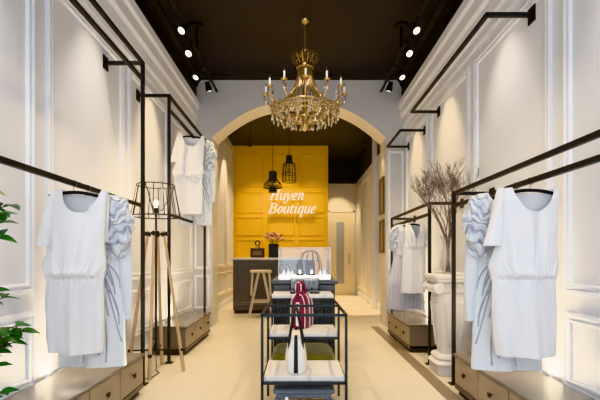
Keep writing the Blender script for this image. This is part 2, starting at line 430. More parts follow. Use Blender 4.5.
def bodice(prof, L, neck, tw, dep, seed, nu, nv, mirror=1, inkf=None, pleat=0, gather=1.0, vneck=False):
    """front+back panel of a dress. prof: (t, xl, xr); neck: (u0,u1,depth,backdepth); tw waist"""
    rr = random.Random(seed); ph = [rr.uniform(0, 6.28) for _ in range(12)]
    mb = MB(); ink = []
    for sgn in (-1, 1):
        base = len(mb.v)
        def fn(u, v, sgn=sgn):
            u0, u1, dF, dB = neck
            top = .012*abs(2*u-1)**2
            if u0 < u < u1:
                s = (u-u0)/(u1-u0); sh = (1-abs(2*s-1)**(1.25 if vneck else 2.4))
                top += (dF if sgn < 0 else dB)*sh**(.9 if vneck else .75)
            t = top + (L-top)*v
            xl, xr = interp(prof, t)
            e = abs(2*u-1); env = (1-e**3)
            x = lerp(xl, xr, u)
            d = interp(dep, t)[0]*(1-e**2.4)**.55
            fold = 0
            if t < tw:
                s = t/tw
                q = (u-.5)/(1.25-.75*s)
                fold += gather*(.002+.007*s*s)*math.sin(q*17+ph[0]+.8*math.sin(3*s)) + gather*.007*s**5*math.sin(q*52+ph[1]+2*s)
                fold += gather*.006*math.sin(q*8+ph[2]+2.5*s) + gather*.004*s*math.sin(q*29+ph[9]-2.2*s)
                # drape of the front
                fold += .008*math.sin(5*t/tw+ph[3])*env
            else:
                s = (t-tw)/(L-tw)
                fold += gather*.005*math.exp(-s*13)*math.sin(u*70+ph[4])
                fold += (.003+.009*s)*math.sin(u*12+ph[5]+.8*s) + (.0015+.003*s)*math.sin(u*27+ph[6]-.9*s) + .004*math.sin(u*7+ph[7]+3*s)
                if pleat: fold += pleat*sstep(0, .15, s)*math.sin(u*95)
            # blouse overhang and tuck at the waist
            d += .018*math.exp(-((t-(tw-.02))/.03)**2)*env - .016*math.exp(-((t-(tw+.012))/.014)**2)*env
            y = sgn*(d + fold*env*1.35 + .003)
            z = -t
            if v > .999: z += .003*math.sin(u*5+ph[8])
            if inkf: ink.append(inkf(x, t, u, sgn))
            else: ink.append(0.0)
            return (mirror*x, y, z)
        mb.grid(fn, nu, nv)
    mb.ink = ink
    return mb
def sleeve(path, wr=None, n=40, m=50, mirror=1, inkf=None):
    """path: (s, x, y, z, a, b) centre and half widths"""
    mb = MB(); ink = []
    def fn(u, v):
        x, y, z, a, b = interp(path, v); an = 2*PI*u
        k = wr(an, v) if wr else 0
        ca, sa = math.cos(an), math.sin(an)
        ink.append(inkf(an, v, k) if inkf else 0.0)
        return (mirror*(x + (a+k)*ca), y + (b+k)*sa, z + k*.4*math.sin(an*3+v*20))
    mb.grid(fn, n, m, wrap=True); mb.ink = ink
    return mb

S = .0063
pw = lambda y, l, r: ((y-190)*S, l*S, r*S)
WP = [pw(190, -25, 31), pw(215, -25, 29.5), pw(245, -27, 28.5), pw(266, -33, 30), pw(276, -31, 28.5), pw(281, -29.5, 27.5), pw(300, -30, 28), pw(330, -29, 28), pw(355, -26, 27)]
DEPW = [(0, .020), (.10, .05), (.30, .062), (.52, .072), (.56, .058), (.8, .075), (1.1, .085)]
white_neck = (.23, .90, .150, .035)
white_body = bodice(WP, 161*S, white_neck, .545, DEPW, 3, 76, 130)
def cap_wr(an, v): return .003*math.sin(an*3+v*5)
white_sl = sleeve([(0, -.132, .0, -.006, .020, .020), (.25, -.146, -.004, -.10, .026, .040), (.6, -.166, -.006, -.22, .036, .052), (1, -.188, -.008, -.355, .046, .055)], cap_wr)
white_sr = sleeve([(0, .182, .01, -.012, .010, .018), (.3, .176, .03, -.10, .012, .035), (1, .158, .045, -.33, .018, .035)], cap_wr)

def curve_pts(p0, p1, p2, n=200):
    return [((1-t)**2*p0[0]+2*t*(1-t)*p1[0]+t*t*p2[0], (1-t)**2*p0[1]+2*t*(1-t)*p1[1]+t*t*p2[1]) for t in [i/n for i in range(n+1)]]
LEAF = []
for c in [((.09, .40), (.06, .54), (.065, .70)), ((.10, .40), (.12, .62), (.215, .97)), ((.10, .40), (.085, .62), (.11, .98)),
          ((.10, .40), (.16, .52), (.175, .66)), ((.10, .40), (.10, .53), (.13, .62)), ((.13, .46), (.20, .52), (.205, .62)),
          ((.10, .41), (.02, .55), (.0, .72)), ((.0, .62), (-.03, .8), (-.10, 1.0)), ((.13, .62), (.20, .72), (.20, .86)),
          ((.09, .40), (.09, .25), (.05, .05)), ((.09, .40), (.14, .28), (.15, .10)), ((.09, .40), (.02, .30), (-.04, .15)), ((-.05, .5), (-.12, .7), (-.2, .8)),
          ((-.02, .4), (-.1, .6), (-.12, .9)), ((.09, .42), (.135, .60), (.20, .80)), ((.095, .42), (.13, .50), (.16, .60)), ((.10, .44), (.105, .60), (.14, .80)), ((.07, .70), (.06, .85), (.09, 1.05)), ((.12, .80), (.14, .95), (.13, 1.10)), ((.03, .70), (.02, .9), (-.02, 1.10))]:
    LEAF += curve_pts(*c)
for (cx, ct) in ((.125, .47), (.128, .52), (.118, .57), (.115, .50)):
    LEAF += [(cx+.006*math.cos(a*.7), ct+.014*math.sin(a*.7)) for a in range(9)]
LH = {}
for (a, b) in LEAF: LH.setdefault((math.floor(a/.008), math.floor(b/.008)), []).append((a, b))
def leaf_ink(x, t, u, sgn):
    d = 9; ci, cj = math.floor(x/.008), math.floor(t/.008)
    for (a, b) in [p for i in (-1, 0, 1) for j in (-1, 0, 1) for p in LH.get((ci+i, cj+j), ())]:
        q = (a-x)*(a-x)+(b-t)*(b-t)
        if q < d: d = q
    return .72*(1-sstep(.0018, .0056, math.sqrt(d)))
BP = [pw(190, -20, 31), pw(215, -24, 33), pw(255, -26, 33), pw(300, -30, 34), pw(340, -33, 36), pw(370, -35, 37)]
DEPB = [(0, .018), (.10, .045), (.4, .05), (1.2, .07)]
def ruf_wr(an, v):
    w = v*46 + 3.0*math.sin(an*1.0+1) + 2.4*math.sin(an*2+v*7) + 1.2*math.sin(an*5-v*15)
    e = sstep(0, .12, v)*(1-.5*sstep(.85, 1, v))
    return e*(.0075*(1-2*abs(math.sin(w*.5))) + .009*math.sin(w*.31+an*3) + .004*math.sin(an*9+w*.9))
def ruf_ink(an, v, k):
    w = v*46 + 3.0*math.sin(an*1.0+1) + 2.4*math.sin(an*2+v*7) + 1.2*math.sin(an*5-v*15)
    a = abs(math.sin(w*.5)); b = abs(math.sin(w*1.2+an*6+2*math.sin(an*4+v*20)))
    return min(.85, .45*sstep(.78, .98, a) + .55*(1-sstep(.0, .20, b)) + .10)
def blue_parts(mir, light=1.0):
    return (bodice(BP, 180*S, (.30, .80, .09, .03), .43, DEPB, 5, 110, 230, mir, leaf_ink, gather=.6),
            sleeve([(0, .165, -.01, -.012, .028, .03), (.12, .195, -.02, -.05, .060, .055), (.45, .215, -.03, -.20, .078, .075), (.8, .205, -.03, -.34, .066, .065), (1, .19, -.02, -.42, .048, .05)], ruf_wr, 90, 110, mir, ruf_ink),
            sleeve([(0, .215, .02, -.36, .045, .05), (.3, .222, .02, -.50, .045, .05), (.7, .235, .02, -.68, .036, .042), (1, .238, .02, -.83, .028, .03)], cap_wr, 30, 40, mir),
            sleeve([(0, -.125, -.0, -.012, .020, .03), (.12, -.150, .0, -.05, .035, .045), (.5, -.17, .01, -.20, .045, .055), (1, -.16, .02, -.40, .03, .04)], ruf_wr, 60, 70, mir, ruf_ink))

def hanger(loc, label, w=.15, hook=.06):
    t = thing('clothes_hanger', label, 'hanger', loc, 0, 'hangers carrying the dresses')
    bm_ = MB(); P = []
    for i in range(13):
        a = -1+2*i/12; P.append((a*w, 0, -.012-.022*a*a))
    bm_.tube(P, .0105, 8); bm_.build('shoulder_bar', M['black'], t, 60)
    h = [(0, 0, -.012), (0, 0, hook*.35)]
    rr_ = .021
    for i in range(9):
        a = -PI*.5 + PI*1.25*i/8
        h.append((rr_*math.cos(a), 0, hook*.35+rr_+rr_*math.sin(a)))
    MB().tube(h, .003, 6).build('hook', M['chrome'], t, 60)
    return t
def dress_white(loc, label, src=None):
    if src is None:
        t = thing('dress', label, 'dress', loc)
        white_body.build('dress_body', M['white_cloth'], t, 180)
        white_sl.build('sleeve', M['white_cloth'], t, 180); white_sr.build('sleeve', M['white_cloth'], t, 180)
        return t
    t = dup(src); t.location = loc; t['label'] = label; return t
def dress_blue(loc, label, mir):
    t = thing('dress', label, 'dress', loc)
    a, b, c, d_ = blue_parts(mir)
    a.build('dress_body', M['blue_cloth'], t, 180); 
    tag(b.build('ruffled_sleeve', M['blue_cloth'], t, 180), 'ruffled blue printed sleeve')
    c.build('lower_sleeve', M['blue_cloth'], t, 180); d_.build('ruffled_sleeve', M['blue_cloth'], t, 180)
    return t
RZ = 1.61
def hang(x, y, rz_, label, w=.15): return hanger((x, y, rz_ - .044), label, w)
# front left pair
w1 = dress_white((-1.393, 2.50, 1.574), 'white short-sleeved dress with gathered waist, front left rack, nearest the potted plant')
b1 = dress_blue((-1.385, 2.66, 1.567), 'pale blue printed dress with ruffled sleeve, behind the front left white dress', 1)
hang(-1.41, 2.50, RZ, 'black hanger in the neck of the front left white dress')
hang(-1.41, 2.66, RZ, 'black hanger of the blue printed dress on the front left rack')
# front right pair
w2 = dress_white((1.365, 2.42, 1.572), 'white dress with gathered waist on the front right rack', w1)
w2.scale = (1.07, 1, 1)
b2 = dress_blue((1.345, 2.58, 1.567), 'pale blue printed dress with ruffled sleeve, behind the front right white dress', -1)
hang(1.40, 2.42, RZ, 'black hanger in the neck of the front right white dress')
hang(1.40, 2.58, RZ, 'black hanger of the blue printed dress on the front right rack')
# far left pair, on the overhead rail
w3 = dress_white((-1.41, 5.12, 2.707), 'white dress hung high on the far left rack, above the tripod lamp', w1)
b3 = dup(b1); b3.location = (-1.39, 5.34, 2.707); b3['label'] = 'blue printed dress hung high on the far left rack, next to the arch'
hang(-1.41, 5.12, 2.75, 'black hanger of the high white dress on the far left rack')
hang(-1.41, 5.34, 2.75, 'black hanger of the high blue dress beside the arch')
# far right pair: shorter straight dress in front of a pleated one
Q = .0124
q = lambda y, l, r: ((y-226)*Q, l*Q, r*Q)
SP = [q(226, -8.5, 10), q(236, -9, 11), q(245, -9, 11), q(255, -11, 11.5), q(275, -12, 12), q(295, -13, 12)]
sb = bodice(SP, 69*Q, (.25, .78, .19, .03), .30, [(0, .02), (.1, .05), (.9, .07)], 9, 60, 90, vneck=True, gather=1.2)
PP = [q(226, -13, 9), q(250, -14, 12), q(285, -19, 15), q(313, -21, 17)]
def plate_ink(x, t, u, sgn): return (.15+.35*(.5+.5*math.sin(u*95)))*sstep(.70, .8, t) + .12*hsh(u*30+t*12)
pb = bodice(PP, 87*Q, (.3, .7, .08, .03), .40, [(0, .02), (.1, .045), (1.1, .08)], 12, 110, 100, pleat=.010, inkf=plate_ink)
t = thing('dress', 'short white V-neck dress on the far right rack', 'dress', (1.41, 4.92, 1.567))
sb.build('dress_body', M['white_cloth'], t, 180)
sleeve([(0, .115, 0, -.012, .014, .03), (.4, .15, 0, -.1, .022, .05), (1, .165, 0, -.26, .028, .05)], ruf_wr, 40, 50, 1, None).build('sleeve', M['white_cloth'], t, 180)
hang(1.40, 4.92, RZ, 'black hanger of the short white V-neck dress', .10)
t = thing('dress', 'lilac pleated dress with ruffled sleeve, behind the short V-neck dress on the far right rack', 'dress', (1.39, 5.10, 1.567))
pb.build('dress_body', M['lilac_cloth'], t, 180)
for s_ in (-1, 1):
    sleeve([(0, -.13, 0, -.012, .025, .03), (.2, -.17, 0, -.06, .05, .05), (.6, -.19, 0, -.2, .058, .06), (1, -.18, 0, -.34, .035, .04)], ruf_wr, 60, 70, -s_, ruf_ink).build('ruffled_sleeve', M['lilac_cloth'], t, 180)
hang(1.40, 5.10, RZ, 'black hanger of the lilac pleated dress', .10)

# ------------------------------------------------------------------ tripod lamp with wire shade
t = thing('floor_lamp', 'floor lamp with black wire shade on splayed wooden legs, between the left cabinets', 'lamp', (-1.43, 4.0, 0))
HB = 1.38
for k in range(4):
    a = k*PI/2 + .12; c, s = math.cos(a), math.sin(a)
    lg = MB().tube([(.075*c, .075*s, HB+.03), (.27*c, .27*s, 0.004)], [.013, .019], 10).build('leg', M['wood'], t, 60)
    MB().tube([(.05*c, .05*s, HB-.005), (.115*c, .115*s, HB+.005)], .022, 10).build('leg_cap', M['black'], lg, 60)
    z = .22; r_ = lerp(.27, .075, z/HB)
    MB().tube([(0, 0, z), ((r_+.03)*c, (r_+.03)*s, z)], .008, 8).lathe([(0, -.018), (.02, -.01), (.02, .01), (0, .018)], 10, ((r_+.01)*c, (r_+.01)*s, z)).build('cross_bar', M['black'], t, 60)
MB().tube([(0, 0, .20), (0, 0, 1.60)], .0105, 10).lathe([(.03, -.03), (.03, .03)], 12, (0, 0, HB)).build('pole', M['black'], t, 60)
MB().tube([(0, 0, 1.585), (0, 0, 1.64)], .022, 12).build('bulb_socket', M['black'], t, 60)
MB().lathe([(.010, 0), (.013, .015), (.022, .04), (.024, .055), (.017, .072), (0, .08)], 16, (0, 0, 1.64)).build('bulb', M['bulb'], t, 180)
sh = MB()
ring = lambda r, z, n=40: [(r*math.cos(2*PI*i/n), r*math.sin(2*PI*i/n), z) for i in range(n)]
sh.tube(ring(.180, 1.865), .005, 6, closed=True); sh.tube(ring(.237, 1.555), .006, 6, closed=True)
for k in range(14):
    a = 2*PI*k/14; c, s = math.cos(a), math.sin(a)
    sh.tube([(.18*c, .18*s, 1.865), (.237*c, .237*s, 1.555)], .0042, 6)
for k in range(3):
    a = 2*PI*k/3+.3; c, s = math.cos(a), math.sin(a); sh.tube([(0, 0, 1.60), (.06*c, .06*s, 1.62), (.18*c, .18*s, 1.865)], .0038, 6)
sh.build('wire_shade', M['black'], t, 60)
cord = [(0, .0, .20), (-.02, .06, .10), (-.03, .09, .02), (-.02, .05, .006), (.05, -.05, .006), (.03, -.2, .006), (-.06, -.3, .006)]
MB().tube(cord, .004, 6).build('power_cord', M['black'], t, 60)

# ------------------------------------------------------------------ pedestal, vase, branches
t = thing('pedestal', 'white carved plaster pedestal between the right cabinets', 'pedestal', (1.50, 4.0, 0))
p = MB().box(-.15, .15, -.15, .15, 0, .10, .006)
p.lathe([(.175, .10), (.18, .115), (.165, .135), (.14, .145), (.155, .165), (.145, .19), (.12, .20)], 28, sq=5)
p.build('base', M['plaster'], t, 40)
p = MB().lathe([(.100, .20), (.102, .22), (.112, .35), (.150, .66), (.158, .74), (.15, .78), (.135, .80)], 32, sq=4)
for sx, sy in ((0, -1), (-1, 0), (1, 0)):
    for z0, z1 in ((.27, .70),):
        w0, w1 = .055, .095
        P = [(-w0, .112), (w0, .112), (w1, .152), (-w1, .152)]
        zs = [z0, z0, z1, z1]
        if sy: loop = [(P[i][0], sy*P[i][1], zs[i]) for i in range(4)]
        else: loop = [(sx*P[i][1], P[i][0], zs[i]) for i in range(4)]
        p.tube(loop, .008, 6, closed=True)
p.build('shaft', M['plaster'], t, 50)
p = MB().box(-.19, .19, -.19, .19, .935, .98, .008).box(-.175, .175, -.175, .175, .905, .937, .006).box(-.15, .15, -.15, .15, .80, .905, .012)
for sx in (-1, 1):
    for sy in (-1, 1):
        sp = []; 
        for i in range(30):
            a = i/29*4*PI; r_ = .052*(1-i/36); sp.append((sx*(.15+r_*math.cos(a)*.9), sy*.165, .845+r_*math.sin(a)))
        p.tube(sp, .015, 8)
        p.tube([(sx*.15, sy*.15, .845), (sx*.15, sy*.175, .845)], .05, 18)
    p.tube([(sx*.15, -.165, .845), (sx*.165, 0, .84), (sx*.15, .165, .845)], [.05, .036, .05], 16)
for i in range(5): p.lathe([(0, -.022), (.018, -.012), (.02, .0), (.015, .015), (0, .02)], 10, (-.08+.04*i, -.158, .875))
p.build('capital', M['plaster'], t, 50)
VX, VY, VZ = 1.475, 3.96, .98
t = thing('glass_vase', 'tall clear glass vase of bare branches standing on the white pedestal', 'vase', (VX, VY, VZ))
MB().lathe([(0, .0), (.05, 0), (.062, .03), (.07, .10), (.062, .2), (.05, .27), (.055, .33), (.075, .375), (.071, .375), (.05, .33), (.045, .27), (.056, .2), (.064, .10), (.056, .035), (.045, .014), (0, .014)], 28).build('vase_body', M['vase_glass'], t, 180)
def grow(mb, p, d, ln, r, depth, rr_):
    n_ = 4; P = [p]; rs = [r]; cur = p; dd = d
    for i in range(n_):
        dd = (dd + Vector((rr_.uniform(-.22, .22), rr_.uniform(-.22, .22), rr_.uniform(-.08, .16)))).normalized()
        cur = cur + dd*ln/n_; P.append(cur); rs.append(r*(1-.55*(i+1)/n_))
        cur.x = min(cur.x, .23)
    mb.tube(P, rs, 4 if depth < 3 else 6, cap=False)
    if depth == 0: return
    kids = 3 if depth > 2 else 4
    for k in range(kids):
        i = rr_.randint(2, n_); ax = Vector((rr_.uniform(-1, 1), rr_.uniform(-1, 1), rr_.uniform(-.2, .5)))
        nd = (dd*1.0 + ax*.62 + Vector((0, 0, .12))).normalized()
        grow(mb, P[i], nd, ln*rr_.uniform(.5, .75), max(.0014, rs[i]*.72), depth-1, rr_)
for k in range(11):
    rr_ = random.Random(40+k); a = 2*PI*k/11
    mb = MB(); d0 = Vector((.24*math.cos(a)-.02, .24*math.sin(a), 1)).normalized()
    mb.tube([(.022*math.cos(a+2.5), .022*math.sin(a+2.5), .02), (.02*math.cos(a), .02*math.sin(a), .34)], [.005, .005], 6)
    grow(mb, Vector((.02*math.cos(a), .02*math.sin(a), .34)), d0, .34, .0075, 4, rr_)
    tag(mb.build('dry_branch', M['twig'], None, 60, (VX, VY, VZ)), 'bare brown twiggy branch standing in the glass vase on the pedestal', 'branch', 'bare branches in the vase')

# ------------------------------------------------------------------ potted plant, front left
PX, PY = -1.50, 1.45
t = thing('potted_plant', 'green leafy potted plant at the front left edge, beside the white wall', 'plant', (PX, PY, 0))
MB().lathe([(.10, 0), (.115, .01), (.145, .28), (.15, .32), (.135, .32), (.13, .27)], 28).build('pot', M['pot'], t, 40)
MB().lathe([(.132, .27), (.0, .285)], 24).build('soil', M['soil'], t, 40)
def pp(px, py, y): return Vector(((px-299)*y/400-PX, y-PY, 1.15-(py-257)*y/400))
tips = [(8, 206, 1.52), (4, 222, 1.50), (2, 214, 1.45), (-10, 190, 1.5), (2, 236, 1.5), (3, 298, 1.5), (-6, 292, 1.45), (25, 330, 1.52), (17, 342, 1.50), (6, 338, 1.45), (18, 326, 1.55), (12, 336, 1.5), (2, 352, 1.5), (-2, 366, 1.5), (4, 392, 1.47),
        (-20, 330, 1.5), (-40, 300, 1.4), (-60, 220, 1.4), (-30, 160, 1.45), (-110, 190, 1.3), (-120, 280, 1.3), (-60, 360, 1.3), (-90, 140, 1.45), (-30, 250, 1.5)]
stem = MB(); fol = MB(); rr_ = random.Random(5)
stem.tube([(0, 0, .27), (.01, .0, .6), (-.01, .01, .95), (.0, 0, 1.30), (.0, 0, 1.6)], [.014, .012, .011, .008, .004], 8)
def leaf(mb, p, d, ln, w, rr_):
    d = d.normalized(); up = Vector((rr_.uniform(-.4, .4), rr_.uniform(-.7, -.1), 1)); sd = d.cross(up).normalized(); up = sd.cross(d).normalized()
    vs = []; N = 7
    for i in range(N):
        s = i/(N-1); wd = w*math.sin(PI*min(1, s**.8))*(1-.15*s); c = p + d*ln*s + up*(-.35*ln*s*s)
        vs += [c - sd*wd + up*wd*.35, c, c + sd*wd + up*wd*.35]
    fs = []
    for i in range(N-1):
        for j in (0, 1): fs.append((i*3+j, i*3+j+1, i*3+j+4, i*3+j+3))
    mb.add(vs, fs)
for (px, py, y) in tips:
    tip = pp(px, py, y); z0 = max(.5, min(1.5, tip.z-.16)); p0 = Vector((0, 0, z0)); mid = (p0+tip)/2 + Vector((0, 0, .03))
    P = [p0, mid, tip]; stem.tube(P, [.006, .004, .002], 5)
    for k in range(15):
        s = lerp(.45, 1, k/14); b_ = p0.lerp(mid, s*2) if s < .5 else mid.lerp(tip, (s-.5)*2)
        a = k*2.4+rr_.random(); dd = (tip-p0).normalized()*.55 + Vector((math.cos(a), math.sin(a), rr_.uniform(-.4, .5)))*.8
        leaf(fol, b_, dd, rr_.uniform(.048, .070), rr_.uniform(.015, .021), rr_)
stem.build('stem', M['stem'], t, 60); fol.build('foliage', M['leaf'], t, 180)

# ------------------------------------------------------------------ tiered display stand in the middle
DX = .036; HW = .292; T = .018
t = thing('display_stand', 'dark slate steel display stand with three stepped marble shelves, middle of the aisle', 'display stand', (DX, 2.78, 0))
fr = MB(); FT = .755
ys = [0, .53, 1.04]                      # frame positions, relative to 2.78
for y in ys:
    for sx in (-1, 1):
        MB().box(sx*HW-T/2, sx*HW+T/2, y-T/2, y+T/2, 0, FT, .002).build('post', M['slate_metal'], t)
    fr.box(-HW, HW, y-T/2, y+T/2, FT-T, FT)
for sx in (-1, 1):
    MB().box(sx*HW-T/2, sx*HW+T/2, 1.40-T/2, 1.40+T/2, 0, FT, .002).build('post', M['slate_metal'], t)
    fr.box(sx*HW-T/2, sx*HW+T/2, 0, 1.40, FT-T, FT)
fr.box(-HW, HW, 1.40-T/2, 1.40+T/2, FT-T, FT)
for (z, y0, y1) in ((.282, 0, .46), (.487, .53, .95)):
    for y in (y0, y1): fr.box(-HW, HW, y-T/2, y+T/2, z-T, z)
    for sx in (-1, 1): fr.box(sx*HW-T/2, sx*HW+T/2, y0, y1, z-T, z)
    for sx in (-1, 1):
        if y1 in (.46, .95): fr.box(sx*HW-T/2, sx*HW+T/2, y1-T/2, y1+T/2, z-T, FT) if False else None
fr.build('frame', M['slate_metal'], t)
hw = HW-.010
MB().box(-hw, hw, .012, .45, .282, .317, .003).build('shelf', M['marble'], t)
MB().box(-hw, hw, .542, .94, .487, .522, .003).build('shelf', M['marble'], t)
MB().box(-HW-.004, HW+.004, 1.045, 1.41, .755, .792, .003).build('shelf', M['marble'], t)

# white tote, seen end-on
def bag_body(mb, w, d_, h, prof, n=32, mi=0):
    """rounded body: prof (t, width factor, depth factor)"""
    sec = []
    for (tt, a, b) in prof:
        for k in range(n):
            an = 2*PI*k/n; c, s = math.cos(an), math.sin(an); q_ = (abs(c)**3.2+abs(s)**3.2)**(-1/3.2)
            sec.append((c*q_*w/2*a, s*q_*d_/2*b, tt*h))
    m = len(prof); fs = []
    for i in range(m-1):
        for k in range(n): fs.append((i*n+k, i*n+(k+1) % n, (i+1)*n+(k+1) % n, (i+1)*n+k))
    fs.append(tuple(range(n))[::-1]); fs.append(tuple((m-1)*n+k for k in range(n)))
    mb.add(sec, fs, mi)
t = thing('handbag', 'white leather handbag with a black end stripe and black handles, on the front low shelf', 'handbag', (-.022, 2.985, .317))
tp = [(0, .80, .94), (.02, .88, .97), (.12, .96, 1), (.32, 1.0, 1), (.5, .94, .99), (.68, .80, .97), (.82, .62, .95), (.93, .48, .93), (1, .40, .92)]
mb = MB(); bag_body(mb, .160, .31, .262, tp); mb.build('bag_body', M['white_leather'], t, 60)
def wprof(tt):
    return interp([(a, b, c) for a, b, c in tp], tt)
for e in (-1, 1):
    st = MB(); N = 16
    vs = []
    for i in range(N+1):
        tt = i/N; w_, dd_ = wprof(tt)
        wd = .0155*(1 - .2*tt); y = e*(.31/2*dd_+.0025)
        vs += [(-wd, y, tt*.262+.002), (wd, y, tt*.262+.002), (wd, y-e*.006, tt*.262+.002), (-wd, y-e*.006, tt*.262+.002)]
    vs += [(-.009, e*.150, .278), (.009, e*.150, .278), (.009, e*.143, .278), (-.009, e*.143, .278)]
    fs = []
    for i in range(N+1):
        for j in range(4): fs.append((i*4+j, i*4+(j+1) % 4, i*4+4+(j+1) % 4, i*4+4+j))
    st.add(vs, fs + [(0, 1, 2, 3), (4*N+4, 4*N+5, 4*N+6, 4*N+7)]); tag(st.build('end_stripe', M['black'], t), 'black stripe')
for sx in (-1, 1):
    P = []
    for i in range(17):
        a = PI*i/16; P.append((sx*(.052-.044*math.sin(a)**.8), -.10*math.cos(a), .215+.235*math.sin(a)**.75))
    hd = MB().tube(P, .0095, 8)
    for y in (-.10, .10): hd.box(sx*.047-.010, sx*.047+.010, y-.016, y+.016, .16, .225, .004)
    tag(hd.build('handle', M['black'], t, 60), 'black leather handle')
# crimson bag
t = thing('handbag', 'crimson handbag with white piping and a looped top handle, on the middle shelf', 'handbag', (.024, 3.60, .522), -.28)
rp = [(0, .90, .97), (.03, .98, 1), (.25, 1, 1), (.55, .97, 1), (.75, .88, .97), (.88, .68, .90), (.96, .42, .8), (1, .2, .7)]
mb = MB(); bag_body(mb, .155, .25, .335, rp); mb.build('bag_body', M['red_leather'], t, 60)
pi_ = MB()
for y, k in ((-.128, .90), (.0, 1.04), (.115, 1.0)):
    P = []
    for i in range(33):
        s = -1+2*i/32
        tt = 1-abs(s)**1.0; tt = max(.02, tt*.985)
        w_, dd_ = wprof2 = interp(rp, tt)
        P.append(((1 if s > 0 else -1)*w_*.0775*k, y if abs(y) < .1 else y*dd_**.15, tt*.335))
    pi_.tube(P, .0045, 6)
tag(pi_.build('piping', M['white_leather'], t, 60), 'white piping')
pb_ = MB().box(-.015, .015, -.142, -.115, .03, .245, .004); tag(pb_.build('front_strap', M['white_leather'], t), 'white strap')
for z_ in (.165, .212): MB().box(-.010, .010, -.146, -.138, z_, z_+.022, .002).build('buckle', M['black'], t)
P = []
for i in range(21):
    a = PI*i/20; P.append((.0, -.09*math.cos(a), .30+.12*math.sin(a)**.7))
tag(MB().tube(P, .017, 10).build('handle', M['red_leather'], t, 60), 'crimson loop handle')
P = []
for i in range(25):
    a = 2*PI*i/24; P.append((.026*math.cos(a), -.108, .375+.055*math.sin(a)))
MB().tube([(0, -.108, .31), (0, -.108, .425)], [.026, .019], 12, flat=.9).build('handle_tab', M['red_leather'], t, 60)
tag(MB().tube(P[:-1], .005, 8, closed=True).build('handle', M['white_leather'], t, 60), 'white edged handle loop')

t.scale = (.94, 1, .95)
# olive pouf under the middle shelf
t = thing('pouf', 'olive green velvet pouf under the middle marble shelf', 'pouf', (DX, 3.62, 0))
mb = MB(); mb.lathe([(0, .06), (.24, .06), (.272, .075), (.278, .12), (.278, .26), (.27, .30), (.25, .322), (.20, .332), (0, .336)], 40, sx=1, sy=1.0, sq=5)
mb.build('cushion', M['green'], t, 60)
mb = MB()
mb.tube([(.279*q_[0], .279*q_[1], .19) for q_ in [((abs(math.cos(2*PI*k/60))**5+abs(math.sin(2*PI*k/60))**5)**(-.2)*math.cos(2*PI*k/60), (abs(math.cos(2*PI*k/60))**5+abs(math.sin(2*PI*k/60))**5)**(-.2)*math.sin(2*PI*k/60)) for k in range(60)]], .004, 6, closed=True)
mb.build('seam', M['green'], t, 60)
for sx in (-1, 1):
    for sy in (-1, 1): MB().lathe([(.016, 0), (.022, .06)], 12, (sx*.2, sy*.2, 0)).build('leg', M['black'], t, 60)
# low stool under the front shelf
t = thing('footstool', 'low blue-grey stool with splayed legs under the front marble shelf', 'stool', (DX, 3.02, 0))
MB().box(-.225, .225, -.13, .13, .155, .19, .012).build('seat', M['stool_blue'], t, 40)
MB().box(-.20, .20, -.11, .11, .125, .156, .006).build('apron', M['stool_blue'], t)
for sx in (-1, 1):
    for sy in (-1, 1): MB().tube([(sx*.18, sy*.09, .13), (sx*.215, sy*.11, 0)], [.022, .016], 4).build('leg', M['stool_blue'], t)
mb = MB().add([(-.05, -.03, 0), (.05, -.03, 0), (.008, 0, .148), (-.008, 0, .148), (.05, .03, 0), (-.05, .03, 0)], [(0, 1, 2, 3), (4, 5, 3, 2), (1, 4, 2), (5, 0, 3)])
tag(mb.build('folded_card', M['white_gloss'], None, None, (-.088, 2.86, 0)), 'white peaked folded card on the floor under the low stool', 'card')

# clear box with black edges on the top shelf
t = thing('display_box', 'clear box with black edges on the rear marble shelf, behind the crimson bag', 'box', (.055, 3.99, .792))
w_, d_, h_ = .142, .10, .145
MB().box(-w_, w_, -d_, d_, 0, .014, .003).build('base', M['black'], t)
MB().box(-w_+.004, w_-.004, -d_+.004, d_-.004, .014, h_).build('clear_cover', M['glass'], t)
e = MB()
for sx in (-1, 1):
    for sy in (-1, 1): e.bar((sx*(w_-.003), sy*(d_-.003), .01), (sx*(w_-.003), sy*(d_-.003), h_), .006)
for sy in (-1, 1): e.bar((-w_, sy*(d_-.003), h_), (w_, sy*(d_-.003), h_), .006)
for sx in (-1, 1): e.bar((sx*(w_-.003), -d_, h_), (sx*(w_-.003), d_, h_), .006)
e.build('edge_frame', M['black'], t)
bt = MB().lathe([(.0, 0), (.018, 0), (.02, .01), (.02, .055), (.008, .065), (.008, .075), (.012, .077), (.012, .092), (0, .094)], 14)
SG = mat('smoky_glass_bottle', (.10, .12, .14), .15, var=.3)
for k in range(5):
    tag(bt.build('small_bottle', SG, None, 50, (.055-.10+.05*k, 3.99, .806)), 'small smoky bottle inside the clear box on the rear shelf', 'bottle', 'bottles in the clear box')

# slate counter with glass case
CX = .060
t = thing('counter', 'slate grey fluted counter carrying the lit glass case', 'counter', (CX, 4.28, 0))
MB().box(-.325, .325, .02, .98, .05, .86, .003).build('carcass', M['grey_cab'], t)
MB().box(-.30, .30, .05, .95, 0, .05).build('plinth', M['black'], t)
MB().box(-.352, .352, -.01, 1.01, .86, .905, .005).build('counter_top', M['grey_cab'], t)
fl = MB()
for k in range(22):
    x = -.315+.63*k/21; fl.tube([(x, .02, .06), (x, .02, .78)], .0125, 8)
fl.build('fluted_front', M['grey_cab'], t, 50)
MB().box(-.325, .325, .0, .02, .785, .855, .004).build('drawer', M['grey_cab'], t)
t = thing('glass_case', 'clear glass display case with a lit white floor, on the slate counter', 'display case', (CX+.002, 4.72, .905))
gw, gd, gh = .288, .27, .345
MB().box(-gw, gw, -gd, gd, 0, .028, .003).build('lit_base', M['lightbox'], t)
g = MB()
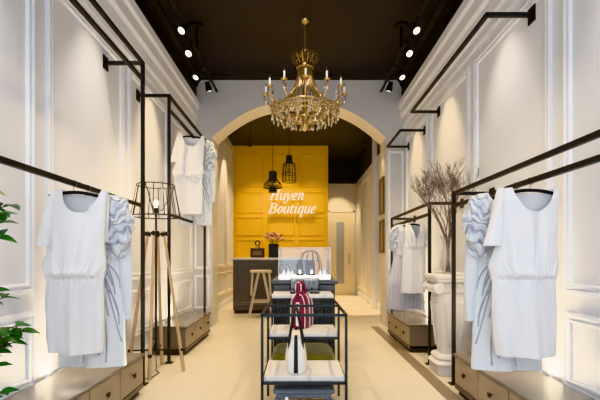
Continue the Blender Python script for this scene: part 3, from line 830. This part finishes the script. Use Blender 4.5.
for y in (-gd, gd-.006): g.box(-gw, gw, y, y+.006, .028, gh)
for x in (-gw, gw-.006): g.box(x, x+.006, -gd+.006, gd-.006, .028, gh)
g.box(-gw, gw, -gd, gd, gh, gh+.006); g.build('glass_cover', M['glass'], t)
eg = MB()
for sx in (-1, 1):
    eg.bar((sx*gw, -gd, .0), (sx*gw, -gd, gh+.006), .006)
eg.bar((-gw, -gd, gh+.003), (gw, -gd, gh+.003), .006)
eg.build('edge_strip', mat('pale_edge', (.75, .78, .8), .3, var=.02), t)
for k, (x, lab) in enumerate(((-.05, 'black perfume box with white label in the glass case, left of the two'), (.085, 'black perfume box with white label in the glass case, right of the two'))):
    q_ = thing('perfume_box', lab, 'box', (CX+x, 4.66, .933))
    MB().box(-.042, .042, -.03, .03, 0, .15, .004).build('box_body', M['black'], q_)
    MB().box(-.014, .014, -.032, -.0295, .02, .07, .001).build('label_patch', M['white_gloss'], q_)
    MB().box(-.026, .026, -.02, .02, .15, .18, .006).build('cap', M['black'], q_)
q_ = thing('wire_cage', 'black domed wire cage ornament standing in the glass case', 'ornament', (CX+.075, 4.82, .933))
mb = MB()
for k in range(10):
    a = 2*PI*k/10; c, s = math.cos(a), math.sin(a)
    mb.tube([(.05*c, .05*s, .29), (.10*c, .10*s, .255), (.135*c, .135*s, .14), (.145*c, .145*s, .004)], .0048, 6)
mb.tube(ring(.05, .29, 24), .005, 6, closed=True); mb.tube(ring(.145, .004, 36), .004, 6, closed=True); mb.tube(ring(.128, .17, 36), .003, 6, closed=True)
mb.build('cage', M['black'], q_, 60)
for k, (x, y, h) in enumerate(((-.235, 4.60, .07), (-.185, 4.66, .085), (-.14, 4.58, .06), (.185, 4.60, .07), (.235, 4.66, .085))):
    mb = MB().lathe([(0, 0), (.017, 0), (.019, .005), (.018, h*.6), (.007, h*.7), (.007, h*.82), (.011, h*.83), (.011, h), (0, h)], 14)
    tag(mb.build('clear_bottle', mat('bottle_tint%d' % k, (.62, .66, .70), .12, var=.2), None, 50, (CX+x, y, .933)), 'small pale bottle on the lit floor of the glass case', 'bottle', 'bottles in the glass case')

# ------------------------------------------------------------------ reception desk, stool, desk things
t = thing('reception_desk', 'grey-brown panelled reception desk with a pale top, before the yellow wall', 'desk', (0, 8.10, 0))
MB().box(-1.34, .30, .02, .58, .07, 1.09, .004).build('carcass', M['desk'], t)
MB().box(-1.32, .28, .05, .55, 0, .07).build('plinth', M['black'], t)
MB().box(-1.37, .33, -.03, .62, 1.09, 1.135, .005).build('desk_top', M['desk_top'], t)
for k in range(2):
    x0 = -1.30+.82*k; mb = MB(); loops = []
    for dd_, p_ in PROF: loops.append([(x0+dd_, .02-p_*.6, .16+dd_), (x0+.76-dd_, .02-p_*.6, .16+dd_), (x0+.76-dd_, .02-p_*.6, 1.02-dd_), (x0+dd_, .02-p_*.6, 1.02-dd_)])
    fs = [(i*4+j, i*4+(j+1) % 4, i*4+4+(j+1) % 4, i*4+4+j) for i in range(len(loops)-1) for j in range(4)]
    mb.add([q_ for l in loops for q_ in l], fs)
    for g_ in range(1, 6): mb.box(x0+.07+.62*g_/6-.003, x0+.07+.62*g_/6+.003, .014, .021, .24, .94)
    mb.build('front_panel', M['desk'], t)
t = thing('bar_stool', 'pale wooden stool with A-frame legs, in front of the reception desk', 'stool', (-.735, 7.72, 0), .1)
MB().box(-.215, .215, -.14, .14, .845, .90, .022).build('seat', M['stool_wood'], t, 50)
for sx in (-1, 1):
    for sy in (-1, 1):
        MB().bar((sx*.045, sy*.09, .85), (sx*.225, sy*.14, 0), .048, .042).build('leg', M['stool_wood'], t)
        MB().bar((sx*.16, sy*.10, .85), (sx*.185, sy*.115, .42), .034, .030).build('brace', M['stool_wood'], t)
for sy in (-1, 1): MB().bar((-.165, sy*.123, .30), (.165, sy*.123, .30), .034, .045).build('stretcher', M['stool_wood'], t)
for sx in (-1, 1): MB().bar((sx*.14, -.12, .40), (sx*.14, .12, .40), .03, .04).build('stretcher', M['stool_wood'], t)
t = thing('perfume_bottle', 'dark square bottle with a round stopper on the desk, left of the flowers', 'bottle', (-.86, 8.30, 1.135))
MB().box(-.145, .145, -.05, .05, 0, .20, .012).build('bottle_body', mat('dark_amber', (.05, .025, .012), .2, var=.3), t, 40)
MB().box(-.09, .09, -.056, -.049, .05, .14, .002).build('label_patch', mat('bronze_label', (.20, .12, .05), .4, var=.2), t)
MB().lathe([(.05, 0), (.05, .03), (.03, .035), (.03, .05)], 18, (0, 0, .20)).build('collar', M['gold'], t, 40)
MB().tube([(.045*math.cos(2*PI*k/20), 0, .30+.05*math.sin(2*PI*k/20)) for k in range(20)], .014, 8, closed=True).build('stopper', M['black'], t, 60)
t = thing('flower_vase', 'square black vase of pink flowers on the reception desk', 'vase', (-.525, 8.30, 1.135))
mb = MB().box(-.10, .10, -.10, .10, 0, .285, .008); mb.box(-.085, .085, -.085, .085, .285, .288); mb.build('vase_body', M['black'], t)
rr_ = random.Random(3)
for k in range(16):
    a = k*2.4; r_ = .03+.16*math.sqrt(k/16); x, y, z = r_*math.cos(a)*1.15, r_*math.sin(a)*.8, .50-.9*r_*r_*4+rr_.uniform(-.05, .05)
    f_ = thing('pink_flower', 'pink flower on a thin stem in the square black vase', 'flower', (-.525, 8.30, 1.135), 0, 'pink flowers in the black vase')
    MB().tube([(x*.25, y*.25, .20), (x*.5, y*.5, .33), (x, y, z)], .004, 5).build('stem', M['leaf'], f_, 60)
    bl = MB()
    for j in range(6):
        an = j*PI/3; d0 = Vector((math.cos(an), math.sin(an), .9))
        leaf(bl, Vector((x, y, z-.02)), d0, .07, .022, rr_)
    bl.lathe([(0, -.02), (.022, .0), (.02, .03), (0, .045)], 8, (x, y, z)); bl.build('petals', M['pink'], f_, 180)

# ------------------------------------------------------------------ wall sign: raised slanted serif letters
GL = {
 'H': (1.34, [[(.22, 0, .17), (.22, 1.5, .17)], [(1.0, 0, .17), (1.0, 1.5, .17)], [(.22, .78, .08), (1.0, .78, .08)], [(.0, .03, .06), (.44, .03, .06)], [(.0, 1.47, .06), (.44, 1.47, .06)], [(.78, .03, .06), (1.22, .03, .06)], [(.78, 1.47, .06), (1.22, 1.47, .06)]]),
 'u': (.96, [[(.02, .93, .05), (.14, .98, .12), (.17, .8, .16), (.16, .3, .16), (.25, .05, .12), (.42, .03, .07), (.6, .25, .07), (.7, .5, .07)], [(.71, 1.0, .16), (.71, .2, .16), (.78, .03, .1), (.93, .16, .05)]]),
 'y': (.90, [[(.02, .93, .05), (.14, .98, .12), (.2, .8, .16), (.28, .3, .16), (.38, .0, .12)], [(.72, 1.0, .14), (.70, .75, .10), (.5, .2, .08), (.25, -.3, .08), (.05, -.45, .10), (-.1, -.40, .14)]]),
 'e': (.82, [[(.14, .45, .06), (.45, .55, .07), (.62, .75, .10), (.55, .95, .09), (.38, 1.0, .07), (.18, .75, .14), (.12, .4, .17), (.22, .07, .13), (.4, .02, .08), (.66, .22, .05)]]),
 'n': (.98, [[(.02, .90, .05), (.13, .98, .1), (.19, .85, .15), (.17, 0, .15)], [(.18, .55, .06), (.4, .93, .08), (.58, .98, .12), (.66, .8, .16), (.64, .25, .16), (.70, .03, .11), (.88, .16, .05)]]),
 'B': (1.22, [[(.22, 0, .17), (.22, 1.5, .17)], [(.0, 1.47, .06), (.6, 1.47, .07), (.88, 1.3, .15), (.86, 1.0, .15), (.6, .82, .07), (.22, .80, .06)], [(.5, .81, .06), (.8, .75, .10), (1.0, .45, .17), (.88, .12, .14), (.6, .03, .07), (.0, .03, .06)]]),
 'o': (.88, [[(.45, 1.0, .07), (.2, .78, .14), (.12, .42, .17), (.22, .08, .12), (.4, .01, .07), (.65, .25, .14), (.74, .6, .17), (.62, .95, .12), (.45, 1.0, .07)]]),
 't': (.62, [[(.30, 1.35, .05), (.22, 1.0, .15), (.18, .3, .16), (.25, .04, .11), (.38, .03, .07), (.52, .18, .05)], [(.02, .95, .06), (.52, .95, .06)]]),
 'i': (.52, [[(.02, .90, .05), (.15, .98, .1), (.20, .85, .15), (.17, .2, .16), (.24, .03, .1), (.42, .18, .05)], [(.20, 1.33, .19), (.22, 1.42, .19)]]),
 'q': (.94, [[(.70, .95, .08), (.45, 1.0, .08), (.2, .75, .14), (.12, .38, .17), (.22, .05, .12), (.4, .05, .07), (.62, .4, .06)], [(.72, 1.0, .15), (.72, .0, .16), (.72, -.48, .16)], [(.52, -.47, .06), (.94, -.47, .06)]]),
}
def spline(P, k=7):
    if len(P) == 2: return P
    out = []
    for i in range(len(P)-1):
        p0 = P[max(0, i-1)]; p1 = P[i]; p2 = P[i+1]; p3 = P[min(len(P)-1, i+2)]
        for j in range(k):
            t = j/k
            out.append(tuple(.5*((2*b)+(-a+c)*t+(2*a-5*b+4*c-d)*t*t+(-a+3*b-3*c+d)*t**3) for a, b, c, d in zip(p0, p1, p2, p3)))
    out.append(P[-1]); return out
def letter(ch, ox, oz, u, parent):
    adv, strokes = GL[ch]; mb = MB()
    for si, stq in enumerate(strokes):
        P = spline(stq); vs = []
        for i, (x, z, w) in enumerate(P):
            a = P[max(0, i-1)]; b = P[min(len(P)-1, i+1)]; tx, tz = b[0]-a[0], b[1]-a[1]; l = math.hypot(tx, tz) or 1
            nx, nz = -tz/l*w/2*.95, tx/l*w/2*.95
            for (X, Z) in ((x+nx, z+nz), (x-nx, z-nz)):
                xx = (X + .30*Z)*1.02
                for y in (-.025, .025): vs.append((ox+xx*u, y-.001*si, oz+Z*u))
        fs = []
        for i in range(len(P)-1):
            o = i*4
            fs += [(o, o+4, o+6, o+2), (o+1, o+3, o+7, o+5), (o, o+1, o+5, o+4), (o+2, o+6, o+7, o+3)]
        fs += [(0, 2, 3, 1), (4*len(P)-4, 4*len(P)-3, 4*len(P)-1, 4*len(P)-2)]
        mb.add(vs, fs)
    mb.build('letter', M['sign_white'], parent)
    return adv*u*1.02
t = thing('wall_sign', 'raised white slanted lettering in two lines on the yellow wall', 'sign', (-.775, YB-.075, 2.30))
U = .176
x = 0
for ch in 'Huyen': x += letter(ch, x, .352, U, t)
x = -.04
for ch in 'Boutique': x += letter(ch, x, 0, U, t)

# ------------------------------------------------------------------ hanging cage pendants
def pendant(x, y, ztop, zbot, kind, label):
    t = thing('pendant_lamp', label, 'pendant lamp', (x, y, zbot)); h = ztop-zbot
    MB().tube([(0, 0, h), (0, 0, H-zbot-.02)], .006, 6).build('cord', M['black'], t, 60)
    MB().lathe([(.05, -.025), (.05, 0)], 20, (0, 0, H-zbot)).build('ceiling_cap', M['black'], t, 40)
    cg = MB()
    if kind == 'wide':
        MB().lathe([(.0, h), (.075, h-.005), (.085, h-.02), (.085, h-.2), (.07, h-.22), (0, h-.22)], 20).build('socket', M['black'], t, 40)
        prof = [(.085, h-.16), (.17, h*.40), (.195, .10), (.09, .085)]
        MB().lathe([(.05, 0), (.085, .0), (.085, .10), (.05, .12)], 20).build('lower_collar', M['black'], t, 40)
    else:
        MB().lathe([(.0, h), (.055, h-.005), (.065, h-.02), (.065, h-.16), (.055, h-.18), (0, h-.18)], 20).build('socket', M['black'], t, 40)
        prof = [(.065, h-.13), (.12, h-.19), (.14, h*.3), (.14, .0)]
    for k in range(12):
        a = 2*PI*k/12; cg.tube([(r*math.cos(a), r*math.sin(a), z) for r, z in prof], .0065, 6)
    for r, z in (prof[1], prof[2], prof[3]): cg.tube(ring(r, z, 32), .007, 6, closed=True)
    cg.build('cage', M['black'], t, 60)
    MB().lathe([(.02, h*.55), (.04, h*.42), (.042, h*.35), (.0, h*.28)], 14).build('bulb', mat('dim_bulb', (.35, .25, .12), .2, var=.2), t, 180)
    return t
pendant(-.545, 8.3, 2.93, 2.49, 'wide', 'black cage pendant lamp, lower and wider, left of the pair by the yellow wall')
pendant(-.205, 8.3, 3.26, 2.71, 'tall', 'black bell-shaped cage pendant lamp, higher of the pair by the yellow wall')

# ------------------------------------------------------------------ chandelier
CHX, CHY = .075, 4.98
t = thing('chandelier', 'gold and crystal chandelier with candle arms, hung before the arch', 'chandelier', (CHX, CHY, H))
Z = lambda h: h-H
MB().lathe([(0, 0), (.058, 0), (.06, -.012), (.045, -.03), (.02, -.045), (.012, -.055), (0, -.06)], 28).build('canopy', M['gold'], t, 50)
ch = MB()
k = 0; z = 4.045
while z > 3.715:
    P = []
    for i in range(12):
        a = 2*PI*i/12; r1, r2 = .010*math.cos(a), .019*math.sin(a)
        P.append((r1, 0, Z(z)+r2-.015) if k % 2 else (0, r1, Z(z)+r2-.015))
    ch.tube(P, .0032, 5, closed=True); z -= .030; k += 1
ch.build('chain', M['gold'], t, 60)
MB().lathe([(0, .23), (.03, .22), (.018, .19), (.03, .13), (.02, .06), (.028, 0), (.015, -.1), (.02, -.2), (.03, -.42), (.045, -.46), (.03, -.52), (.05, -.60), (.03, -.68), (.02, -.72), (.012, -.745), (0, -.75)], 20, (0, 0, Z(3.50))).build('centre_stem', M['gold'], t, 50)
MB().lathe([(0, .03), (.06, .028), (.098, .025), (.108, .012), (.108, -.012), (.095, -.025), (0, -.03)], 28, (0, 0, Z(3.51))).build('crown_collar', M['gold'], t, 40)
lp = MB().tube([(.095, 0, Z(3.53)), (.128, 0, Z(3.57)), (.165, 0, Z(3.61)), (.172, 0, Z(3.65)), (.135, 0, Z(3.68)), (.08, 0, Z(3.675)), (.04, 0, Z(3.65))], .0055, 6)
o = lp.build('crown_loop', M['gold'], t, 60)
for k in range(1, 14):
    c = dup(o, t); c.rotation_euler = (0, 0, 2*PI*k/14)
# bead strands from collar to the lower ring
bs = MB(); N = 40
path = lambda s: (interp([(0, .085, 3.50), (.25, .098, 3.37), (.5, .15, 3.22), (.75, .26, 3.08), (1, .40, 2.985)], s))
P = []; rs = []
for i in range(N*2+1):
    r_, z_ = path(i/(N*2)); P.append((r_, 0, Z(z_))); rs.append(.0085 if i % 2 else .0045)
bs.tube(P, rs, 5)
o = bs.build('bead_strand', M['strand'], t, 180)
for k in range(1, 36):
    c = dup(o, t); c.rotation_euler = (0, 0, 2*PI*k/36)
rg = MB()
for r_, z_, w_ in ((.41, 2.985, .012), (.41, 2.94, .008), (.30, 2.92, .009), (.17, 2.86, .009)): rg.tube(ring(r_, Z(z_), 64), w_, 6, closed=True)
for k in range(12):
    a = 2*PI*k/12; c, s = math.cos(a), math.sin(a)
    rg.tube([(.41*c, .41*s, Z(2.94)), (.30*c, .30*s, Z(2.92)), (.17*c, .17*s, Z(2.86)), (.03*c, .03*s, Z(2.82))], .006, 5)
rg.build('ring_frame', M['gold'], t, 60)
# beaded swag collar
sw = MB()
for k in range(24):
    a0 = 2*PI*k/24
    for i in range(7):
        a = a0+2*PI/24*i/6; dz = .05*math.sin(PI*i/6)
        sw.lathe([(0, -.011), (.010, 0), (0, .011)], 6, (.425*math.cos(a), .425*math.sin(a), Z(2.99)-dz))
sw.build('bead_swag', M['crystal'], t)
sw = MB()
for k in range(24):
    for i in range(7):
        a = 2*PI*k/24+2*PI/24*i/6; sw.lathe([(0, -.011), (.009, 0), (0, .011)], 6, (.33*math.cos(a), .33*math.sin(a), Z(2.99)-.04*math.sin(PI*i/6)))
sw.build('bead_swag', M['crystal'], t)
# arms with candles
ar = MB().tube([(.09, 0, Z(2.92)), (.22, 0, Z(2.89)), (.36, 0, Z(2.94)), (.43, 0, Z(3.02)), (.485, 0, Z(3.08)), (.515, 0, Z(3.12)), (.487, 0, Z(3.175))], [.009, .009, .008, .008, .008, .007, .007], 6)
ar.tube([(.43, 0, Z(3.02)), (.46, 0, Z(3.11)), (.445, 0, Z(3.15)), (.425, 0, Z(3.12)), (.44, 0, Z(3.10))], .005, 5)
arm = ar.build('candle_arm', M['gold'], t, 60)
MB().lathe([(0, -.02), (.012, -.018), (.035, .0), (.038, .008), (.014, .006), (.014, .02)], 16, (.487, 0, Z(3.175))).build('drip_cup', M['gold'], arm, 50)
MB().lathe([(.0105, .015), (.0105, .095), (0, .096)], 10, (.487, 0, Z(3.175))).build('candle', M['candle'], arm, 50)
MB().lathe([(.004, .095), (.008, .11), (.006, .13), (0, .145)], 8, (.487, 0, Z(3.175))).build('flame_bulb', mat('unlit_bulb', (.10, .07, .04), .3, var=.2), arm, 180)
pend = [(0, -.075), (.010, -.06), (.017, -.042), (.011, -.02), (.003, -.008), (.009, .0), (.003, .008), (.002, .02), (0, .02)]
MB().lathe(pend, 6, (.487, 0, Z(3.125))).build('crystal_drop', M['crystal'], arm)
for k in range(1, 12):
    c = dup(arm, t); c.rotation_euler = (0, 0, 2*PI*k/12)
arm.rotation_euler = (0, 0, 0)
dp = MB().lathe([(r_*.95, z_*1.0-.02) for r_, z_ in pend], 6)
first = None
for (r_, z_, n_, off) in ((.41, 2.93, 22, 0), (.35, 2.92, 16, .1), (.30, 2.905, 16, .1), (.22, 2.88, 12, .05), (.17, 2.85, 9, .2)):
    for k in range(n_):
        a = 2*PI*k/n_+off
        if first is None: first = dp.build('crystal_drop', M['crystal'], t); c = first
        else: c = dup(first, t)
        c.location = (r_*math.cos(a), r_*math.sin(a), Z(z_)); c.rotation_euler = (0, 0, a)
MB().lathe([(0, .05), (.02, .045), (.045, .02), (.047, 0), (.035, -.03), (.012, -.045), (0, -.055)], 20, (0, 0, Z(2.77))).build('finial', M['gold'], t, 180)

# ------------------------------------------------------------------ track lights
def lamp_head(parent, p, aim, name='lamp_head'):
    """cylinder head at p pointing along aim"""
    aim = Vector(aim).normalized()
    q_ = aim.to_track_quat('Z', 'Y')
    hd = MB().lathe([(0, -.075), (.030, -.075), (.034, -.07), (.036, -.02), (.046, .0), (.048, .055), (.040, .055), (.038, .045), (0, .045)], 20)
    o = hd.build(name, M['black'], parent, 40, p); o.rotation_mode = 'QUATERNION'; o.rotation_quaternion = q_
    MB().lathe([(0, 0), (.038, 0), (.036, .004), (0, .006)], 18, (0, 0, .047)).build('lens', M['lens'], o, 40)
    return o
def track(side, label):
    x = side*1.30; zt = 3.77
    t = thing('track_light', label, 'track light', (x, 5.09, zt))
    MB().box(-.017, .017, -3.6, 1.25, -.012, .012, .002).build('track_rail', M['black'], t)
    MB().lathe([(.085, -.03), (.09, -.012), (.09, 0)], 28, (0, 0, H-zt)).build('ceiling_plate', M['black'], t, 40)
    MB().box(-.014, .014, -.014, .014, .01, H-zt-.02).build('drop_stem', M['black'], t)
    for dy, aim in ((-2.6, (.35*side, .1, -1)), (-1.6, (.35*side, .1, -1)), (-.72, (.25*side, -.55, -.75)), (-.22, (.15*side, -.65, -.7)), (.40, (.25*side, -.45, -.8))):
        off = {-.72: -.035, -.22: .03, .40: .10}.get(dy, .03)
        lamp_head(t, (side*off, dy, -.125), aim)
        MB().tube([(0, dy, -.01), (side*off, dy, -.10)], .008, 8).box(-.02, .02, dy-.04, dy+.04, -.03, -.012).build('head_arm', M['black'], t, 40)
    lamp_head(t, (side*.03, .78, -.13), (-.25*side, .30, -1)); MB().tube([(0, .78, -.01), (side*.03, .78, -.07)], .008, 8).build('head_arm', M['black'], t, 40)
    return t
track(-1, 'black track of spotlights hung under the dark ceiling on the left')
track(1, 'black track of spotlights hung under the dark ceiling on the right')
for x, lab in ((-.98, 'small black ceiling spotlight behind the arch, left side'), (1.32, 'small black ceiling spotlight behind the arch, right side')):
    t = thing('spotlight', lab, 'spotlight', (x, 8.0, H))
    MB().lathe([(.05, -.02), (.05, 0)], 18).build('ceiling_plate', M['black'], t, 40)
    MB().tube([(0, 0, -.02), (0, 0, -.62)], .009, 8).build('drop_stem', M['black'], t, 40)
    lamp_head(t, (0, 0, -.68), (.3*x, .5, -1))

# ------------------------------------------------------------------ pictures on the arch reveal
for z0, z1, lab in ((1.88, 2.50, 'brown framed picture on the right arch reveal, upper of two'), (1.22, 1.78, 'brown framed picture on the right arch reveal, lower of two')):
    t = thing('picture_frame', lab, 'picture', (1.43, 6.84, z0)); h = z1-z0
    fr = MB()
    fr.box(-.03, 0, -.16, -.125, 0, h, .003).box(-.03, 0, .125, .16, 0, h, .003).box(-.03, 0, -.125, .125, 0, .035, .003).box(-.03, 0, -.125, .125, h-.035, h, .003)
    fr.build('frame', M['frame_brown'], t)
    MB().box(-.012, -.002, -.125, .125, .035, h-.035).build('picture', M['paper'], t)

# ------------------------------------------------------------------ lights
def spot(loc, tgt, e, ang=60, blend=.6, col=(1, .80, .55), r=.04):
    l = bpy.data.lights.new('spot', 'SPOT'); l.energy = e; l.spot_size = math.radians(ang); l.spot_blend = blend; l.color = col; l.shadow_soft_size = r
    o = bpy.data.objects.new('spot_light', l); COL.objects.link(o); o.location = loc
    o.rotation_euler = (Vector(tgt)-Vector(loc)).to_track_quat('-Z', 'Y').to_euler(); return o
def area(loc, tgt, e, sx, sy, col=(1, 1, 1)):
    l = bpy.data.lights.new('area', 'AREA'); l.energy = e; l.shape = 'RECTANGLE'; l.size = sx; l.size_y = sy; l.color = col
    o = bpy.data.objects.new('area_light', l); COL.objects.link(o); o.location = loc
    o.rotation_euler = (Vector(tgt)-Vector(loc)).to_track_quat('-Z', 'Y').to_euler(); return o
WARM = (1, .76, .44); SOFT = (1, .88, .72)
# daylight through the open shopfront behind the camera
area((0, -1.5, 1.9), (0, 5, 1.5), 92, 3.2, 3.4, (.86, .92, 1.0))
area((0, -.3, 3.9), (0, .6, 0), 12, 2.6, 1.6, (.86, .92, 1.0))  # cool fill added under the ceiling, separate from the shopfront daylight
# wall washers from the tracks
for sx in (-1, 1):
    for y in (2.0, 3.36, 4.68, 5.94):
        spot((sx*1.36, y, 3.62), (sx*1.70, y, 1.2), 60 if y < 3 else 75 if y < 4 else 135, 56, 1.0, (1, .93, .86) if y < 3 else SOFT if y < 4 else WARM)
    for y in (2.6, 4.0, 5.3):
        spot((sx*.9, y, 3.6), (sx*.75, y+.2, 0), 95, 80, .8, WARM)  # floor spots off the tracks, added to brighten the floor
    # strip lights in the gap behind the cabinets
    for (a, b) in ((2.08, 3.38), (4.67, 5.93)):
        area((sx*1.715, (a+b)/2, .345), (sx*1.735, (a+b)/2, 1.5), 24 if a < 3 else 20, .04, b-a, (1, .84, .58))
for y in (3.0, 4.4, 5.7): spot((0, y, 3.95), (0, y+.3, 0), 60, 95, .9, SOFT)  # further floor spots added down the middle, without fixtures
# back room
for x, y in ((-1.45, 7.9), (-1.45, 9.3)): spot((x, y, 3.9), (x-.15, y, 0), 170, 60, .5, WARM)
for x, y in ((-1.1, 9.85), (-.40, 9.95), (.35, 9.85)): spot((x, y, 3.9), (x, y+.30, 1.5), 125, 80, 1, (1, .86, .6))
for x in (-1.0, -.2): spot((x, 7.6, 3.9), (x, 7.6, 0), 80, 80, .7, WARM)
for y in (8.5, 9.5, 10.5, 11.4): spot((1.38, y, 3.5), (1.22, y, 0), 800, 21, .4, (1, .72, .38))
spot((1.1, 11.3, 3.6), (1.2, 12.05, 1.2), 140, 70, .7, WARM)  # extra spot added to brighten the far wall
for y in (7.9,): spot((.6, y, 3.9), (.6, y, 0), 40, 70, .6, WARM)
spot((-1.30, 6.82, 3.05), (-1.43, 6.82, 0), 12, 60, .5, WARM); spot((1.30, 6.82, 3.05), (1.43, 6.82, 0), 12, 60, .5, WARM)
spot((CX, 4.5, 2.6), (CX, 4.72, .9), 10, 40, .6, (1, .95, .88))
l = bpy.data.lights.new('lamp_glow', 'POINT'); l.energy = 6; l.color = WARM; l.shadow_soft_size = .05
o = bpy.data.objects.new('lamp_glow', l); COL.objects.link(o); o.location = (-1.43, 4.0, 1.80)

w = bpy.data.worlds.new('world'); scn.world = w; w.use_nodes = True
bg = w.node_tree.nodes['Background']; bg.inputs['Color'].default_value = (.80, .88, 1, 1); bg.inputs['Strength'].default_value = .30

# ------------------------------------------------------------------ camera
cd = bpy.data.cameras.new('camera'); cam = bpy.data.objects.new('camera', cd); COL.objects.link(cam)
cd.sensor_width = 36; cd.lens = 24; cd.shift_x = 1/600; cd.shift_y = 57/600; cd.clip_start = .05
cam.location = (0, 0, 1.15); cam.rotation_euler = (PI/2, 0, 0); scn.camera = cam
scn.view_settings.view_transform = 'Khronos PBR Neutral'
try: scn.view_settings.look = 'None'
except Exception: pass
scn.view_settings.exposure = 0.1
